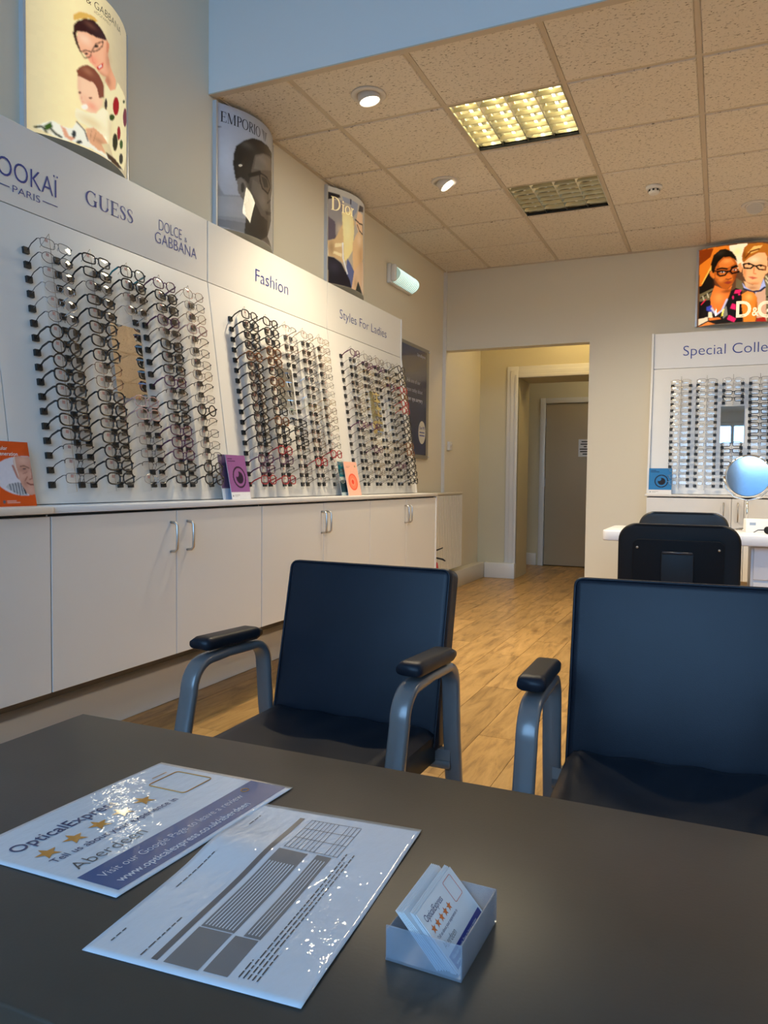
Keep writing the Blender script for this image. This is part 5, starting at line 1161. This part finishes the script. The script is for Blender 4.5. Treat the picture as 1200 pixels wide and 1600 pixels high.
MB().tube([(0,0,.02),(0,0,.20)],.006,10).build('stem', M_chrome, mr_, True)
MT = Matrix.Rotation(math.radians(90-3.4),4,'X')
MB().lathe([(.128,-.006),(.137,-.006),(.141,0),(.137,.006),(.128,.006)],40,M=MT).build('rim', M_chrome, mr_, True, loc=(0,0,.352))
MB().lathe([(.0005,.0035),(.131,.0035),(.131,-.0035),(.0005,-.0035)],40,M=MT).build('mirror_glass', M_mirror, mr_, loc=(0,0,.352))
MB().tube([(-.146,0,.352),(-.13,0,.27),(-.08,0,.215),(0,0,.195),(.08,0,.215),(.13,0,.27),(.146,0,.352)],.005,8).build('yoke', M_chrome, mr_, True)
wb = empty('white_carton', (2.575,2.03,.742), math.radians(6), 'small white carton on the far desk at the right edge', 'carton')
soft(wb,'body',mat('white_card',(.76,.77,.78),.6),0,.16,0,.12,0,.082,.002,2)
MB().box(.02,.055,-.0006,0,.045,.062).build('printed_mark', mat('grey_blue_print',(.3,.38,.5),.5), wb)
sg = empty('sunglasses', (2.715,1.90,.742), math.radians(25), 'dark sunglasses lying on the far desk at the right edge', 'sunglasses')
for s_ in (-1,1):
    MB().lathe([(.0005,.002),(.020,.0),(.024,-.001),(.020,-.003)],16,M=Matrix.Rotation(math.radians(78),4,'X')).build('lens', M_black, sg, True, loc=(s_*.028,0,.024))
    MB().tube([(s_*.052,0,.026),(s_*.056,.06,.022),(s_*.05,.12,.004)],.003,6).build('temple', M_black, sg, True)
MB().tube([(-.008,0,.028),(0,-.002,.031),(.008,0,.028)],.0025,6).build('bridge', M_black, sg, True)
def office_chair(px, py, yaw, W, zt, hb, label, shell, matb):
    t = empty('office_chair', (px,py,0), yaw, label, 'office chair', 'black office chairs by the far desk')
    # back seen from behind at local -y
    def slab(nm, w, z0, z1, y0, y1, r, m, par):
        poly = rrect(-w/2,w/2,z0,z1,r,8)
        cur = lambda x: .03*(2*x/W)**2
        return MB().prism(poly, lambda a,b,c:(a,c+cur(a),b), y0, y1).build(nm, m, par, bevel=.012 if abs(y1-y0) > .03 else .002, seg=3)
    bk = slab('backrest', W, zt-hb, zt, 0, .07, .085, matb, t)
    if shell:
        s2 = slab('back_shell', W*.74, zt-hb+.05, zt-.075, -.012, .004, .03, mat('matt_black_shell',(.004,.004,.005),.6,spec=.15), bk)
        slab('handle_plate', W*.26, zt-.32, zt-.13, -.020, -.008, .012, M_black, bk)
        MB().tube([(-W*.12,-.024,zt-.135),(W*.12,-.024,zt-.135)],.006,8).build('handle_lip', mat('dark_blue_plastic',(.01,.018,.035),.35), bk, True)
        for s_ in (-1,1): MB().lathe([(.006,0),(.005,.003)],10,M=Matrix.Rotation(math.pi/2,4,'X')).build('screw', M_steel, bk, True, loc=(s_*W*.33,-.008,zt-.115))
    MB().box(-.03,.03,-.005,.03,.40,zt-hb+.1).build('back_stem', M_black, t, bevel=.005, seg=2)
    MB().prism(rrect(-W*.46,W*.46,.02,.48,.08,6), lambda a,b,c:(a,b,c), .42, .50).build('seat', M_leather, t, bevel=.02, seg=3)
    MB().tube([(0,.25,.08),(0,.25,.42)],.025,12).build('gas_lift', M_black, t, True)
    for k in range(5):
        a = 2*math.pi*k/5+.3; cx, cy = .27*math.cos(a), .25+.27*math.sin(a)
        MB().tube([(0,.25,.10),(cx,cy,.075)],[.022,.014],8).build('base_arm', M_black, t, True)
        MB().lathe([(.022,-.02),(.027,-.012),(.027,.012),(.022,.02)],14,M=Matrix.Rotation(a,4,'Z')@Matrix.Rotation(math.pi/2,4,'X')).build('caster', M_black, t, True, loc=(cx,cy,.028))
    return t
office_chair(2.24,.70,0.0,.562,.843,.42,'black office chair with a plastic shell back, seen from behind',True,mat('black_seat_vinyl',(.007,.007,.008),.5,var=.1,spec=.2))
office_chair(2.235,1.32,0.0,.475,.882,.30,'dark grey office chair showing only its padded top behind the shell-backed one',False,mat('grey_black_leather',(.022,.022,.022),.36,var=.15,bump=.08,bscale=300))
